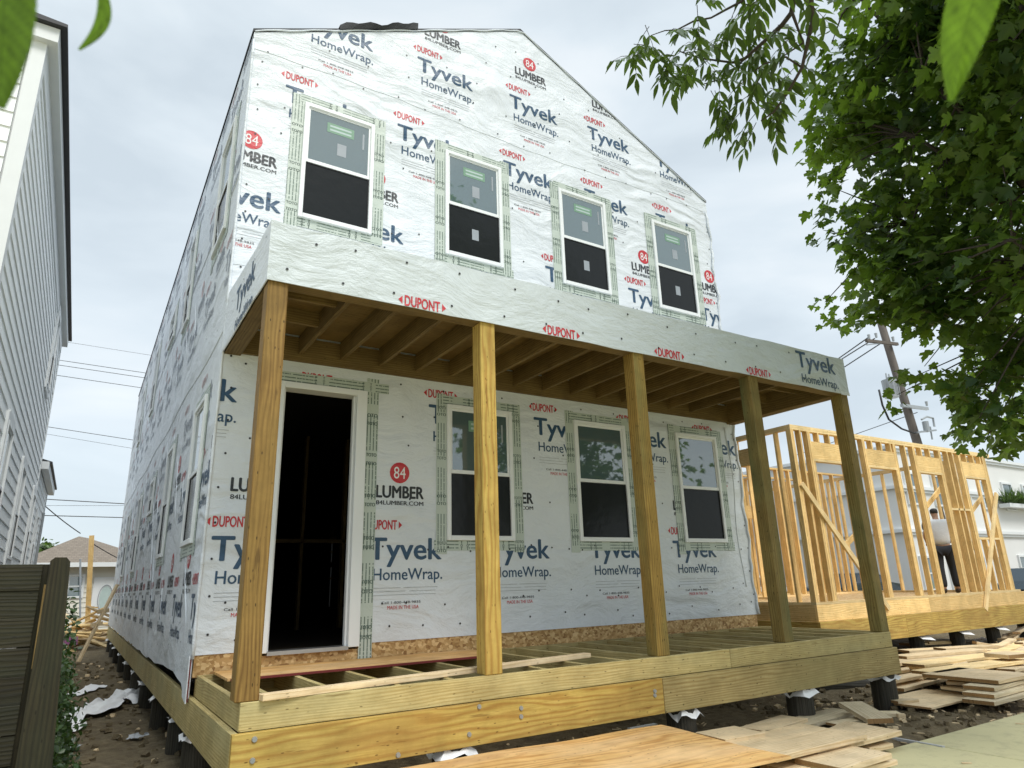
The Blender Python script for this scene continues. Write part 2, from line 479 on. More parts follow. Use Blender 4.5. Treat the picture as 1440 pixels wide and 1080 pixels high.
class Wall:
    """plane with origin o, text direction ex, up ez, outward normal n; clip = list of halfplanes (a,b,c) a*x+b*z<=c in plane coords"""
    def __init__(s, o, ex, n, clip=()):
        s.holes = []
        s.o = Vector(o); s.ex = Vector(ex); s.n = Vector(n); s.ez = Vector((0, 0, 1)); s.clip = clip; s.mb = MB()

    def poly(s, pts, m, off=.003):
        for a, b, c in s.clip:
            out = []
            for i in range(len(pts)):
                p, q = pts[i], pts[(i+1) % len(pts)]
                dp = a*p[0]+b*p[1]-c; dq = a*q[0]+b*q[1]-c
                if dp <= 0: out.append(p)
                if dp*dq < 0:
                    t = dp/(dp-dq); out.append((p[0]+(q[0]-p[0])*t, p[1]+(q[1]-p[1])*t))
            pts = out
            if len(pts) < 3: return
        for k_, (x0, x1, z0, z1) in enumerate(s.holes):
            if max(p[0] for p in pts) <= x0 or min(p[0] for p in pts) >= x1 or max(p[1] for p in pts) <= z0 or min(p[1] for p in pts) >= z1: continue
            rest = list(pts)
            for a, b, c in ((1, 0, x0), (-1, 0, -x1), (0, 1, z0), (0, -1, -z1)):
                keep = s.cut(rest, a, b, c); rest = s.cut(rest, -a, -b, -c)
                if len(keep) > 2: s.poly(keep, m, off)
                if len(rest) < 3: break
            return
        s.mb.face([s.o+s.ex*x+s.ez*z+s.n*off for x, z in pts], [(x, z) for x, z in pts], m)

    @staticmethod
    def cut(pts, a, b, c):
        out = []
        for i in range(len(pts)):
            p, q = pts[i], pts[(i+1) % len(pts)]
            dp = a*p[0]+b*p[1]-c; dq = a*q[0]+b*q[1]-c
            if dp <= 1e-7: out.append(p)
            if (dp > 1e-7 and dq < -1e-7) or (dp < -1e-7 and dq > 1e-7):
                t = dp/(dp-dq); out.append((p[0]+(q[0]-p[0])*t, p[1]+(q[1]-p[1])*t))
        return out

    def text(s, body, x, ztop, w, h, m, bold=.02, off=.003):
        V, Fs, x0, x1, y0, y1 = glyphs(body, 0.0); c0, c1 = cap(0.0)
        sx = w/(x1-x0); sz = h/(c1-c0)
        shifts = [(0, 0)] if bold < .001 else [(-bold, 0), (bold, 0), (0, bold*.6), (0, -bold*.6)]
        if h < .05 and bold > .001: shifts = shifts[:2]
        for q_, (dx, dz) in enumerate(shifts):
            P = [(x+(a-x0+dx)*sx, ztop-(c1-b-dz)*sz) for a, b in V]
            for f in Fs: s.poly([P[i] for i in f], m, off+q_*.00025)

    def disc(s, x, z, r, m, n=20, off=.003):
        s.poly([(x+r*math.cos(2*math.pi*i/n), z+r*math.sin(2*math.pi*i/n)) for i in range(n)], m, off)

    def rect(s, x0, z0, x1, z1, m, off=.003): s.poly([(x0, z0), (x1, z0), (x1, z1), (x0, z1)], m, off)

    def dupont(s, x, z, w=.29, h=.088):
        s.text('DUPONT', x+.05, z+h/2, w, h, 2, .03)
        for sg, xx in ((-1, x+.03), (1, x+w+.07)):
            s.poly([(xx-sg*0, z-h*.4), (xx, z+h*.4), (xx+sg*.035, z)], 2)

    def tyvek(s, x, z, dup=True, sc=1.0, small=True):
        """x,z: top-left of the T"""
        s.text('Tyvek', x, z, .76*sc, .20*sc, 0, .022)
        s.text('HomeWrap.', x+.05*sc, z-.285*sc, .72*sc, .105*sc, 0, .012)
        if dup: s.dupont(x-.06, z+.125, .29*sc, .088*sc)
        if small:
            for i, (a, b) in enumerate(((.05, .33), (.36, .72), (.05, .38), (.42, .70), (.05, .7))):
                r = i//2
                s.rect(x+a*sc, z-.46*sc-r*.032, x+b*sc, z-.465*sc-r*.032, 3)
            s.text('Call 1-800-448-9835', x+.14, z-.585*sc, .40*sc, .022*sc, 1, .004)
            s.text('MADE IN THE USA', x+.2*sc, z-.625*sc, .32*sc, .032*sc, 2, .008)

    def lumber(s, x, z):
        """x,z: disc centre"""
        s.disc(x, z, .105, 2)
        s.text('84', x-.062, z+.058, .125, .116, 4, .0, .0045)
        s.text('LUMBER', x-.24, z-.135, .50, .115, 1, .04)
        s.text('84LUMBER.COM', x-.24, z-.28, .50, .04, 1, .02)

    def nail(s, x, z): s.disc(x, z, .0105, 5, 8, .006)


INKS = ['ink_navy', 'ink_black', 'ink_red', 'ink_grey', 'paper_white', 'cap_nail']

# ================================================================ SETTING
GZ = -.78


def ground_h(x, y):
    d = noise.noise(Vector((x*.6, y*.6, 0)))*.07+noise.noise(Vector((x*2.1, y*2.1, 3)))*.045+noise.noise(Vector((x*6, y*6, 5)))*.02
    return GZ+d


mb = MB()
xs = [-300, -80, -30, -12, -6]+[-4+i*.16 for i in range(126)]+[17, 19, 22, 26, 32, 45, 80, 300]
ys = [-1.03+i*.16 for i in range(170)]+[27, 30, 35, 45, 70, 150, 500]
V = []; Fc = []
for j, y in enumerate(ys):
    for i, x in enumerate(xs):
        h = ground_h(x, y) if (-4.2 < x < 16.5 and y < 26.5) else GZ
        if y < -1: h = GZ-.02
        V.append((x, y, h))
nx = len(xs)
for j in range(len(ys)-1):
    for i in range(nx-1): Fc.append((j*nx+i, j*nx+i+1, (j+1)*nx+i+1, (j+1)*nx+i))
o = np_mesh('ground', np.array(V, float), np.array(Fc), 'dirt', smooth=True)
tag(o, 'dark churned dirt around and beneath the unfinished houses', kind='structure')

sw = MB()
ZS = -.72
for a, b in ((-30, -12), (-11.99, -7), (-6.99, -1.2), (-1.19, 5.12), (5.13, 8.9), (8.91, 14), (14.01, 40)):
    sw.box((a, -2.9, ZS-.25), (b, -1.02, ZS), 0)
jx = at(1305, 1057, 2, ZS)
o = sw.build('sidewalk', 'concrete', bevel=.008)
tag(o, 'pale olive concrete sidewalk slabs at lower right', kind='structure')
mb = MB().box((-300, -30, GZ-.3), (300, -2.9, ZS-.12))
tag(mb.build('road', 'concrete'), 'street behind the sidewalk', kind='structure')

# ================================================================ THE WRAPPED HOUSE
YW = 1.758; XL = -.04; XR = 6.8; ZE = 6.337; ZA = 8.025; YB = 17.8
XM = (XL+XR)/2
house = thing('house', 'two-storey gabled house covered in printed white wrap, with an open wooden porch', 'house', (XM, YW, GZ))

# sheathing shell
fr = MB()
dl, dr, dt, db = .42, 1.332, 2.524, .124
fr.prism([(XL+.01, -.02), (dl, -.02), (dl, dt), (dr, dt), (dr, -.02), (XR-.01, -.02), (XR-.01, ZE), (XM, ZA-.02), (XL+.01, ZE)], 1, YW+.008, YW+.13)
fr.box((dl, YW+.008, -.02), (dr, YW+.12, db-.02))
sheath = fr.build('sheathing', 'osb', house)
tag(sheath, 'orange strand board strip showing below the wrap')
sh = MB()
sh.box((XR-.13, YW+.13, -.02), (XR, YB, ZE)); sh.box((XL+.01, YW+.13, -.02), (XL+.12, YB, ZE))
GX0, GX1 = 5.99, 6.025
# rear wall with a narrow gap of daylight
sh.prism([(XL+.12, -.02), (GX0, -.02), (GX0, ZE), (XL+.12, ZE)], 1, YB-.12, YB)
sh.prism([(GX1, -.02), (XR-.13, -.02), (XR-.13, ZE), (XM, ZA-.05), (GX1, ZE)], 1, YB-.12, YB)
sh.box((XL+.12, YW+.13, 2.75), (XR-.13, YB-.12, 3.0))
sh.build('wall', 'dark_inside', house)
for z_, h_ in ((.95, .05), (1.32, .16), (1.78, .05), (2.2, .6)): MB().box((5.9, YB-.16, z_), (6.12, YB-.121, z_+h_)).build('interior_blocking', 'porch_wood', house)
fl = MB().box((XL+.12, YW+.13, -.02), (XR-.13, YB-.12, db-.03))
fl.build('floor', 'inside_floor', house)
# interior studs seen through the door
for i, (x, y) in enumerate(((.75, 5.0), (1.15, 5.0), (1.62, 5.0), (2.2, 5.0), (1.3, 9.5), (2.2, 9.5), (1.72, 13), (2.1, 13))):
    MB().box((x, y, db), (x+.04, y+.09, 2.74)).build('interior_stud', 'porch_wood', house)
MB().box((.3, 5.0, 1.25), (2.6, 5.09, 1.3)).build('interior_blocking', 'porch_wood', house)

# wrap front
wf = MB()
wf.prism([(XL-.008, .147), (dl+.02, .147), (dl+.02, dt-.02), (dr-.02, dt-.02), (dr-.02, .147), (XR+.008, .147), (XR+.008, ZE), (XM, ZA), (XL-.008, ZE)], 1, YW, YW+.0075)
front = wf.build('front_wrap', 'house_wrap', house)
slope = (ZA-ZE)/(XM-XL)
W = Wall((0, YW, 0), (1, 0, 0), (0, -1, 0), [(-1, 0, -XL+.004), (1, 0, XR+.004), (-slope, 1, ZE-slope*XL-.01), (slope, 1, ZE+slope*XR-.01)])
U = [(.527, 1.315), (2.202, 2.984), (3.873, 4.672), (5.544, 6.346)]
L = [(2.22, 3.033), (3.91, 4.71), (5.588, 6.37)]
W.holes = [(dl-.01, dr+.01, 0, dt+.01)]+[(a-.02, b+.02, 4.26, 5.695) for a, b in U]+[(a-.02, b+.02, 1.045, 2.516) for a, b in L]
for i, x in enumerate((.5, 1.84, 3.17, 4.48, 5.80)): W.tyvek(x, 6.89)
for x in (.85, 2.17, 3.51, 4.84): W.lumber(x, 7.52)
for x in (.323, 1.60, 3.04, 4.34, 5.67): W.tyvek(x, 5.82)
for x in (-.40, .93, 2.27, 3.62, 5.0, 6.4): W.tyvek(x, 4.47)
for x in (.03, 1.36, 2.69, 4.01, 5.34, 6.67): W.lumber(x, 5.02)
for x in (-.65, .69, 2.02, 3.35, 4.66, 6.0): W.tyvek(x, 2.47)
for x in (.37, 1.70, 3.03, 4.36, 5.69): W.lumber(x, 1.724)
for x in (.02, 1.40, 2.72, 4.06, 5.38): W.tyvek(x, 1.085)
for z in (6.5, 6.15, 5.2, 4.4, 5.55, 6.85, 7.2, 7.6, .27, .5, 1.0, 1.5, 2.0, 2.35, 2.62):
    x = .1+random.random()*.3
    while x < 6.75:
        if z < ZE+(XM-abs(x-XM))*slope-.15: W.nail(x, z+random.uniform(-.05, .05))
        x += random.uniform(.32, .6) if z > 1 else random.uniform(.18, .5)
for z in np.arange(.3, 6.2, .3):
    W.nail(.02+random.random()*.04, z); W.nail(6.74+random.random()*.03, z+.1)
W.mb.build('printing', INKS, front)
for zz_ in (6.13, 3.62):
    MB().tube([(x_, YW-.0005, zz_+.03*math.sin(x_*1.3)+.008*math.sin(x_*9)) for x_ in np.arange(XL, XR+.01, .15)], .0045, 6).build('lap_seam', 'house_wrap', front, smooth=True)
sm2 = MB()
pp = [(6.79+.02*math.sin(z*7)+.015*math.sin(z*19), YW-.012-.008*math.sin(z*11), z) for z in np.arange(.15, 6.2, .12)]
sm2.tube(pp, [.012+.008*abs(math.sin(p[2]*5)) for p in pp], 6)
sm2.build('corner_fold', 'house_wrap', front, smooth=True); sm2 = MB()
pp = [(6.62+.03*math.sin(z*4), YW-.003, z) for z in np.arange(.5, 2.7, .12)]
sm2.tube(pp, .008, 5)
sm2.build('corner_fold', 'house_wrap', front, smooth=True); sm2 = MB()
pp = [(XL-.004, YW-.004-.004*math.sin(z*9), z) for z in np.arange(.12, 6.3, .12)]
sm2.tube(pp, [.010+.006*abs(math.sin(p[2]*6)) for p in pp], 6)
sm2.build('corner_fold', 'house_wrap', front, smooth=True)

# wrap left side: ragged lower edge
ws = MB()
bot = []
y = YW
while y < YB:
    bot.append((y, -.06-.05*min(1, (y-YW)/4)+random.uniform(-.02, .02))); y += random.uniform(.15, .5)
bot[0] = (YW+.001, -.17); bot[1] = (bot[1][0], -.19); bot[2] = (bot[2][0], -.10)
bot.append((YB, -.12))
ws.prism(bot+[(YB, ZE), (YW+.001, ZE)], 0, XL-.008, XL)
side = ws.build('side_wrap', 'house_wrap', house)
S = Wall((XL-.008, 0, 0), (0, -1, 0), (-1, 0, 0), [(1, 0, -YW-.005), (0, 1, ZE-.01), (-1, 0, YB-.02)])
for r_, z in enumerate((6.1, 5.0, 3.85, 2.6, 1.75, .62)):
    for i in range(13):
        x = -YB+.3+i*1.327+(r_ % 3)*.4
        S.tyvek(x, z, True, 1, False)
        if r_ in (0, 2, 4, 5): S.lumber(x+.9, z+(.35 if r_ != 5 else .33))
    if r_ < 4:
        S.mb.m = [{0: 6, 1: 6, 2: 7, 3: 3, 4: 3}.get(q, q) for q in S.mb.m]
for i in range(200): S.nail(-random.uniform(YW+.1, YB-.2), random.uniform(0, 6.2))
S.mb.build('printing', INKS+['ink_faint', 'ink_faint_red'], side)
fd = MB()
for i in range(46):
    y0 = random.uniform(2, 16); z0 = random.uniform(.3, 5.6); L = random.uniform(.5, 1.8)
    pts = []
    for t in np.linspace(0, 1, 7):
        pts.append((XL-.008, y0+L*.5*t+.05*math.sin(t*4+i), z0+L*.7*t))
    MB().tube(pts, [.001, .007, .011, .012, .010, .007, .001], 5).build('crease', 'house_wrap', side, smooth=True)
# seams where sheets lap
lap = MB()
for z in (2.95, 4.6):
    pts = [(XL-.010, y, z+.03*math.sin(y*1.7)) for y in np.arange(YW, YB, .4)]
    MB().tube(pts, .006, 5).build('lap_seam', 'house_wrap', side, smooth=True)
# corner flap hanging below
cf = MB().prism([(YW-.02, .15), (YW-.03, -.2), (YW+.18, -.17), (YW+.3, .1)], 0, XL-.03, XL-.022)
cf.build('loose_flap', 'house_wrap', side)
cf = MB().prism([(YW-.022, .12), (YW-.03, -.19), (YW-.008, -.19), (YW-.008, .12)], 0, XL-.02, XL-.012)
cf.build('torn_edge', 'red_edge', side)

# roof
rf = MB()
for sgn in (-1, 1):
    xe = XL-.02 if sgn < 0 else XR+.02
    p = [(xe, ZE+.005), (XM, ZA+.01), (XM, ZA+.045), (xe, ZE+.04)]
    rf.prism(p, 1, YW-.005, YB+.02)
roof = rf.build('roof', 'felt', house)
# felt flap at the left slope
fp = MB()
n = 14; a = at(478, 44, 1, YW-.03); b = at(588, 44, 1, YW-.03)
for i in range(n):
    t0, t1 = i/n, (i+1)/n
    def row(t):
        p = a.lerp(b, t); h = .06+.02*math.sin(t*9)+.02*math.sin(t*21)
        q = p.copy(); q.z = ZE+(p.x-XL)*slope+.02
        return q, q+Vector((0, -.035*math.sin(t*3), h)), q+Vector((0, .10, h*.9+.01))
    r1, r2 = row(t0), row(t1)
    fp.face([r1[0], r2[0], r2[1], r1[1]]); fp.face([r1[1], r2[1], r2[2], r1[2]])
    fp.face([r1[2], r2[2], r2[0], r1[0]])
fp.build('felt_flap', 'felt', roof)
fe = MB()
pts = [(x, YW-.012, ZE+(XM-XL-abs(x-XM))*slope+.012+.008*math.sin(x*13)) for x in np.arange(XL, XR+.05, .12)]
fe.tube(pts, [.006+.005*abs(math.sin(p[0]*5)) for p in pts], 5)
fe.build('felt_edge', 'house_wrap', roof)


# windows ------------------------------------------------------------
def window(W_, x0, x1, z0, z1, parent, label, dark_low=True, sticker=True, tape=True, tx=.115, paper=True, toptape=True, fine=True):
    """W_ = Wall plane; frame outer x0..x1, z0..z1 in plane coordinates"""
    def P(x, z, off): return W_.o+W_.ex*x+W_.ez*z+W_.n*off
    def bx(mbb, xa, xb, za, zb, oa, ob, m=0, axis=None):
        c = P((xa+xb)/2, (za+zb)/2, (oa+ob)/2)
        a, b, d = W_.ex*(xb-xa)/2, W_.ez*(zb-za)/2, W_.n*(ob-oa)/2
        if (zb-za) > (xb-xa): a, b = b, a
        mbb.obox(c, a, b, d, m)
    fm = MB(); t = .045
    bx(fm, x0, x0+t, z0, z1, -.02, .032); bx(fm, x1-t, x1, z0, z1, -.02, .032)
    bx(fm, x0+t, x1-t, z1-t, z1, -.02, .032); bx(fm, x0+t, x1-t, z0, z0+t*1.1, -.02, .036)
    w = fm.build('window', 'vinyl', parent, bevel=.004)
    if label: w['label'] = label
    zm = (z0+z1)/2-.01
    s = MB()
    bx(s, x0+t, x1-t, zm-.018, zm+.022, -.01, .018)
    bx(s, x0+t, x0+t+.022, zm+.022, z1-t, -.01, .012); bx(s, x1-t-.022, x1-t, zm+.022, z1-t, -.01, .012)
    bx(s, x0+t+.022, x1-t-.022, z1-t-.022, z1-t, -.01, .012)
    s.build('sash', 'vinyl', w, bevel=.002)
    g = MB(); bx(g, x0+t+.022, x1-t-.022, zm+.022, z1-t-.022, .001, .005); g.build('pane', 'glass', w)
    g = MB(); bx(g, x0+t, x1-t, z0+t*1.1, zm-.018, .001, .004); g.build('insect_screen' if dark_low else 'pane', 'screen_glass', w)
    g = MB(); r = .009
    bx(g, x0+t, x0+t+r, z0+t*1.1, zm-.018, .004, .011); bx(g, x1-t-r, x1-t, z0+t*1.1, zm-.018, .004, .011)
    bx(g, x0+t+r, x1-t-r, z0+t*1.1, z0+t*1.1+r, .004, .011); bx(g, x0+t+r, x1-t-r, zm-.018-r, zm-.018, .004, .011)
    g.build('screen_frame', 'black_trim', w)
    if sticker:
        cx = (x0+x1)/2; zz = z1-t-.17
        g = MB(); bx(g, cx-.14, cx+.16, zz-.06, zz+.06, .0055, .007); bx(g, cx-.11, cx+.13, zz+.012, zz+.035, .0072, .008, 1)
        bx(g, cx-.11, cx+.13, zz-.035, zz-.012, .0072, .008, 1)
        g.build('green_label', ['sticker_green', 'sticker_pale'], w)
        g = MB(); bx(g, cx-.02, cx+.08, zz-.32, zz-.17, .0055, .007); g.build('paper_label', 'pipe_grey', w)
        g = MB(); bx(g, x1-t-.09, x1-t-.07, zz-.15, zz+.05, .0055, .007); g.build('tape_strip', 'pipe_grey', w)
        if paper:
            g = MB(); bx(g, cx-.03, cx+.06, z0+.28, z0+.42, .0048, .006); g.build('paper_label', 'pipe_grey', w)
    if tape:
        tp = MB(); e = .09; j = lambda: random.uniform(-.03, .03)
        T = Wall(W_.o, W_.ex, W_.n)
        strips = [(x0-tx+j()*.3, x0+.004, z0-.13+j(), z1+.10+j(), .0062), (x1-.004, x1+tx+j()*.3, z0-.09+j(), z1+.09+j(), .0066),
                  (x0-.11+j(), x1+.13+j()*2, z0-.10, z0+.004, .0056)]
        if toptape: strips.append((x0-.06+j(), x1+.09+j()*2, z1-.004, z1+.095, .0072))
        for xa, xb, za, zb, off in strips:
            bx(tp, xa, xb, za, zb, 0.004, off)
            vert = (zb-za) > (xb-xa)
            if vert:
                z = za+.12+random.random()*.2
                while z < zb-.1 and fine:
                    for dz in (0, -.075):
                        T.text('TOTO' if random.random() < .5 else 'OTO', xa+.008, z+dz, (xb-xa)*.85, .030, 1, .03, off+.0015)
                    z += .47
            else:
                x = xa+.15+random.random()*.2
                while x < xb-.12 and fine:
                    for dx in (0, .07):
                        for q in range(3):
                            T.text('TOT'[q], x+dx, zb-.008-q*.032,   .022, .028, 1, .05, off+.0015)
                    x += .5
        i0 = len(tp.v)
        for f in T.mb.f: tp.f.append([q+i0 for q in f])
        tp.v += T.mb.v; tp.uv += T.mb.uv; tp.m += T.mb.m
        tp.build('flashing_tape', ['flash_tape', 'tape_ink'], w)
    return w


U = [(.527, 1.315), (2.202, 2.984), (3.873, 4.672), (5.544, 6.346)]
for i, (a, b) in enumerate(U):
    window(W, a, b, 4.28, 5.675, house, None, paper=i > 0, tx=.125)
L = [(2.22, 3.033), (3.91, 4.71), (5.588, 6.37)]
for i, (a, b) in enumerate(L):
    window(W, a, b, 1.067, 2.496, house, None, sticker=(i == 0), paper=False)
S0 = Wall((XL-.008, 0, 0), (0, -1, 0), (-1, 0, 0))
for (ya, yb, za, zb) in ((2.33, 3.16, 4.28, 5.675), (5.2, 5.85, 4.28, 5.675), (7.3, 8.15, 4.75, 5.3), (10.4, 11.1, 4.2, 5.6), (13.8, 14.6, 4.2, 5.6),
                         (2.35, 3.1, 1.067, 2.48), (4.95, 5.65, 1.067, 2.48), (7.5, 8.15, 1.85, 2.42), (10.05, 10.8, 1.04, 2.45), (13.4, 14.2, 1.04, 2.45)):
    window(S0, -yb, -ya, za, zb, house, None, sticker=False, tx=.10, fine=False)

# door frame ---------------------------------------------------------
d = MB()
d.box((dr-.105, YW-.03, db), (dr, YW+.14, dt)); d.box((dl, YW-.03, db), (dl+.105, YW+.14, dt))
d.box((dl+.105, YW-.03, dt-.06), (dr-.105, YW+.14, dt))
d.box((dr-.125, YW+.02, db), (dr-.105, YW+.06, dt-.06)); d.box((dl+.105, YW+.02, db), (dl+.125, YW+.06, dt-.06))
df = d.build('door_frame', 'vinyl', house, bevel=.004)
MB().box((dl+.105, YW-.035, db-.02), (dr-.105, YW+.13, db+.012)).build('threshold', 'metal_trim', df)
tp = MB(); T = Wall((0, YW, 0), (1, 0, 0), (0, -1, 0))
tp.box((dr-.004, YW-.0065, -.02), (dr+.125, YW-.004, dt+.14))
tp.box((dl-.15, YW-.0075, dt-.003), (dr+.23, YW-.005, dt+.10))
z = .3
while z < dt+.05:
    for dz in (0, -.085): T.text('TOTO' if random.random() < .5 else 'OTO', dr+.01, z+dz, .105, .034, 1, .05, .0085)
    z += .40
x = dl-.1
while x < dr+.2:
    for dx in (0, .08):
        for q in range(3): T.text('TOT'[q], x+dx, dt+.09-q*.03, .02, .024, 1, .02, .0095)
    x += .48
i0 = len(tp.v)
for f in T.mb.f: tp.f.append([q+i0 for q in f])
tp.v += T.mb.v; tp.uv += T.mb.uv; tp.m += T.mb.m
tp.build('flashing_tape', ['flash_tape', 'tape_ink'], df)

# porch --------------------------------------------------------------
ZF, ZFT = 2.712, 3.171
PX = (-.035, 1.662, 3.33, 4.995, 6.66)
for i, x in enumerate(PX):
    m = 'treated_brown' if i in (0,) else ('treated_gold' if i == 1 else 'treated_green' if i > 2 else 'treated_post')
    MB().box((x, .006, .001), (x+.14, .146, ZF+.02)).build('porch_post', m, house, bevel=.006)
# deck rim
for a, b in (((-.0, 0, -.158), (4.2, .038, 0)), ((4.203, 0, -.158), (6.8, .038, 0))):
    MB().box(a, b).build('deck_rim', 'treated', house, bevel=.003)
MB().box((0, .038, -.158), (.038, YW-.02, 0)).build('deck_rim', 'treated', house, bevel=.003)
MB().box((6.762, .038, -.158), (6.8, YW-.02, 0)).build('deck_rim', 'treated', house, bevel=.003)
gx = at(933, 975, 1, -.04).x
for a, b, m in (((-.04, -.042, -.425), (gx, -.002, -.160), 'treated_gold'), ((gx+.004, -.042, -.425), (6.81, -.002, -.160), 'treated_green')):
    g = MB().box(a, b)
    girder = g.build('girder', 'treated_gold' if m == 'treated_gold' else 'treated_tan', house, bevel=.003)
    if m == 'treated_gold':
        bl = MB()
        for px, py in ((358, 1040), (355, 1070), (674, 994), (660, 1033), (733, 996), (733, 1008), (921, 972), (921, 978), (560, 1062)):
            q = at(px, py, 1, -.045)
            if q.z > -.42: bl.tube([(q.x, -.042, q.z), (q.x, -.052, q.z)], [.017, .014], 10)
        bl.build('bolt_head', 'galv', girder)
yy = -.001
for y0, y1 in ((-.001, 4.8), (4.803, 9.6), (9.603, 14.4), (14.403, YB)):
    MB().box((-.042, y0, -.425), (-.002, y1, -.160)).build('girder', 'treated', house, bevel=.003)
MB().box((6.77, 0, -.425), (6.81, YB, -.160)).build('girder', 'treated', house, bevel=.003)
for x0, x1 in ((.0, 6.76),):
    MB().box((x0, YW+.02, -.425), (x1, YW+.06, -.03)).build('girder', 'treated', house)
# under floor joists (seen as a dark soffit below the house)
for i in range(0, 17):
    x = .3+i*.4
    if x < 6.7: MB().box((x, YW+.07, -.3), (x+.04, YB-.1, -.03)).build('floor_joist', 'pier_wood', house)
n = 17
for i in range(n):
    x = .20+i*.3985
    MB().box((x, .04, -.142), (x+.038, YW-.04, -.002)).build('deck_joist', 'treated', house, bevel=.002)
    # inner ribbon of grey hangers
MB().box((.04, YW-.04, -.142), (6.76, YW-.002, -.002)).build('deck_ledger', 'treated', house)
MB().box((.04, .04, -.40), (6.75, .08, -.162)).build('girder', 'treated_green', house)
# piers
shield = []
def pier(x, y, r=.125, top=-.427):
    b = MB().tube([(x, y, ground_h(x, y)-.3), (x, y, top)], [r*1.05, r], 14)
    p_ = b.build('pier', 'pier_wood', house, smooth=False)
    s_ = MB(); k_ = 5; a0 = random.random()*6
    G = [[None]*(k_+1) for _ in range(k_+1)]
    wx, wy = random.uniform(.12, .16), random.uniform(.11, .17)
    for i in range(k_+1):
        for j in range(k_+1):
            u_, v_ = i/k_*2-1, j/k_*2-1
            dd = max(abs(u_), abs(v_))
            z = top+.001-(dd > .7)*(.04+.05*noise.noise(Vector((x*3+u_*1.5, y*3+v_*1.5, 0)))+.03*random.random())
            G[i][j] = Vector((x+u_*wx*(1+.15*random.random()), y+v_*wy-.02, z))
    for i in range(k_):
        for j in range(k_): s_.face([G[i][j], G[i+1][j], G[i+1][j+1], G[i][j+1]])
    s_.build('metal_shield', 'paper_white', p_)
for x in (.12, 1.42, 3.62, 5.22, 6.66): pier(x, .10)
for y in (1.9, 2.9, 4.5, 6.2, 7.9, 9.6, 11.6, 13.6, 15.4, 17.3): pier(.09, y)
for x in (2.4, 4.6, 6.66):
    for y in (3.5, 6.5, 10): pier(x, y)

# porch roof
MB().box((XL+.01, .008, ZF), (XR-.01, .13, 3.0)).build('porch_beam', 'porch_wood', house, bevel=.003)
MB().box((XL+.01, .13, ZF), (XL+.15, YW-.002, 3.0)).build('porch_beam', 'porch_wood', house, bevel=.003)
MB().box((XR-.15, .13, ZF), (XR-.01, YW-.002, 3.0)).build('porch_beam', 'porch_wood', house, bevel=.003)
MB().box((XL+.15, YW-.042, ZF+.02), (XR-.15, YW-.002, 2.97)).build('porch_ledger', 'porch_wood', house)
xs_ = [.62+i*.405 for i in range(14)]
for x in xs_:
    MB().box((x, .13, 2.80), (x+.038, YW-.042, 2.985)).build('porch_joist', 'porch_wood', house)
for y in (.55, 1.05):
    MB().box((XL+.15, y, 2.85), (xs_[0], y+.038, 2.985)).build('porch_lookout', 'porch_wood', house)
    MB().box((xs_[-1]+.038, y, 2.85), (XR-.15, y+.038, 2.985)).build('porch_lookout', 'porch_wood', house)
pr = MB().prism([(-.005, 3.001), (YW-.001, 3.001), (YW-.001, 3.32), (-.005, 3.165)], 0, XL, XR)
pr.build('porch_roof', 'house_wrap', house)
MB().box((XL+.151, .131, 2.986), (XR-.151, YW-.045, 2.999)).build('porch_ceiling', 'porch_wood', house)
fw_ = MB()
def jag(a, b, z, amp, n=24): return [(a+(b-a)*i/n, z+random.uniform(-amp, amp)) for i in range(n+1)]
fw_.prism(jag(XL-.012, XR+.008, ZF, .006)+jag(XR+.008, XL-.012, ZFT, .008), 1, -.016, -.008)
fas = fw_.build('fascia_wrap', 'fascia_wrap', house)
f2 = MB().prism(jag(-.008, YW-.002, ZF+.0, .01, 8)+jag(YW-.002, -.008, ZFT, .012, 8), 0, XL-.012, XL-.004)
f2.build('fascia_side', 'house_wrap', house)
f2 = MB().prism([(-.008, ZF), (YW-.002, ZF), (YW-.002, ZFT), (-.008, ZFT)], 0, XR+.001, XR+.008)
f2.build('fascia_side', 'house_wrap', house)
f2 = MB().box((XR-.16, -.018, ZF-.01), (XR+.012, -.014, ZF+.03)); f2.build('fascia_fold', 'house_wrap', fas)
FW = Wall((0, -.016, 0), (1, 0, 0), (0, -1, 0), [(1, 0, XR), (0, 1, ZFT-.005), (0, -1, -ZF-.004)])
for x in (.93, 2.28, 3.60, 4.94): FW.dupont(x, 2.745+(.015 if x < 3 else .02), .30, .085)
FW.tyvek(5.86, 3.135, False, .96, False); FW.dupont(5.0, 2.77, .01, .001)
x = .08
while x < 6.75:
    FW.nail(x, ZF+.10+random.uniform(-.02, .02)); FW.nail(x+random.uniform(.05, .25), ZFT-.10+random.uniform(-.03, .03)); x += random.uniform(.4, .5)
FW.mb.build('printing', INKS, fas)
FS = Wall((XL-.012, 0, 0), (0, -1, 0), (-1, 0, 0), [(1, 0, 0), (0, 1, ZFT-.01), (0, -1, -ZF-.01), (-1, 0, YW)])
FS.tyvek(-1.2, 3.1, False, 1, False)
for y in (.1, .5, .9, 1.4): FS.nail(-y, ZFT-.08)
FS.mb.build('printing', INKS, fas)
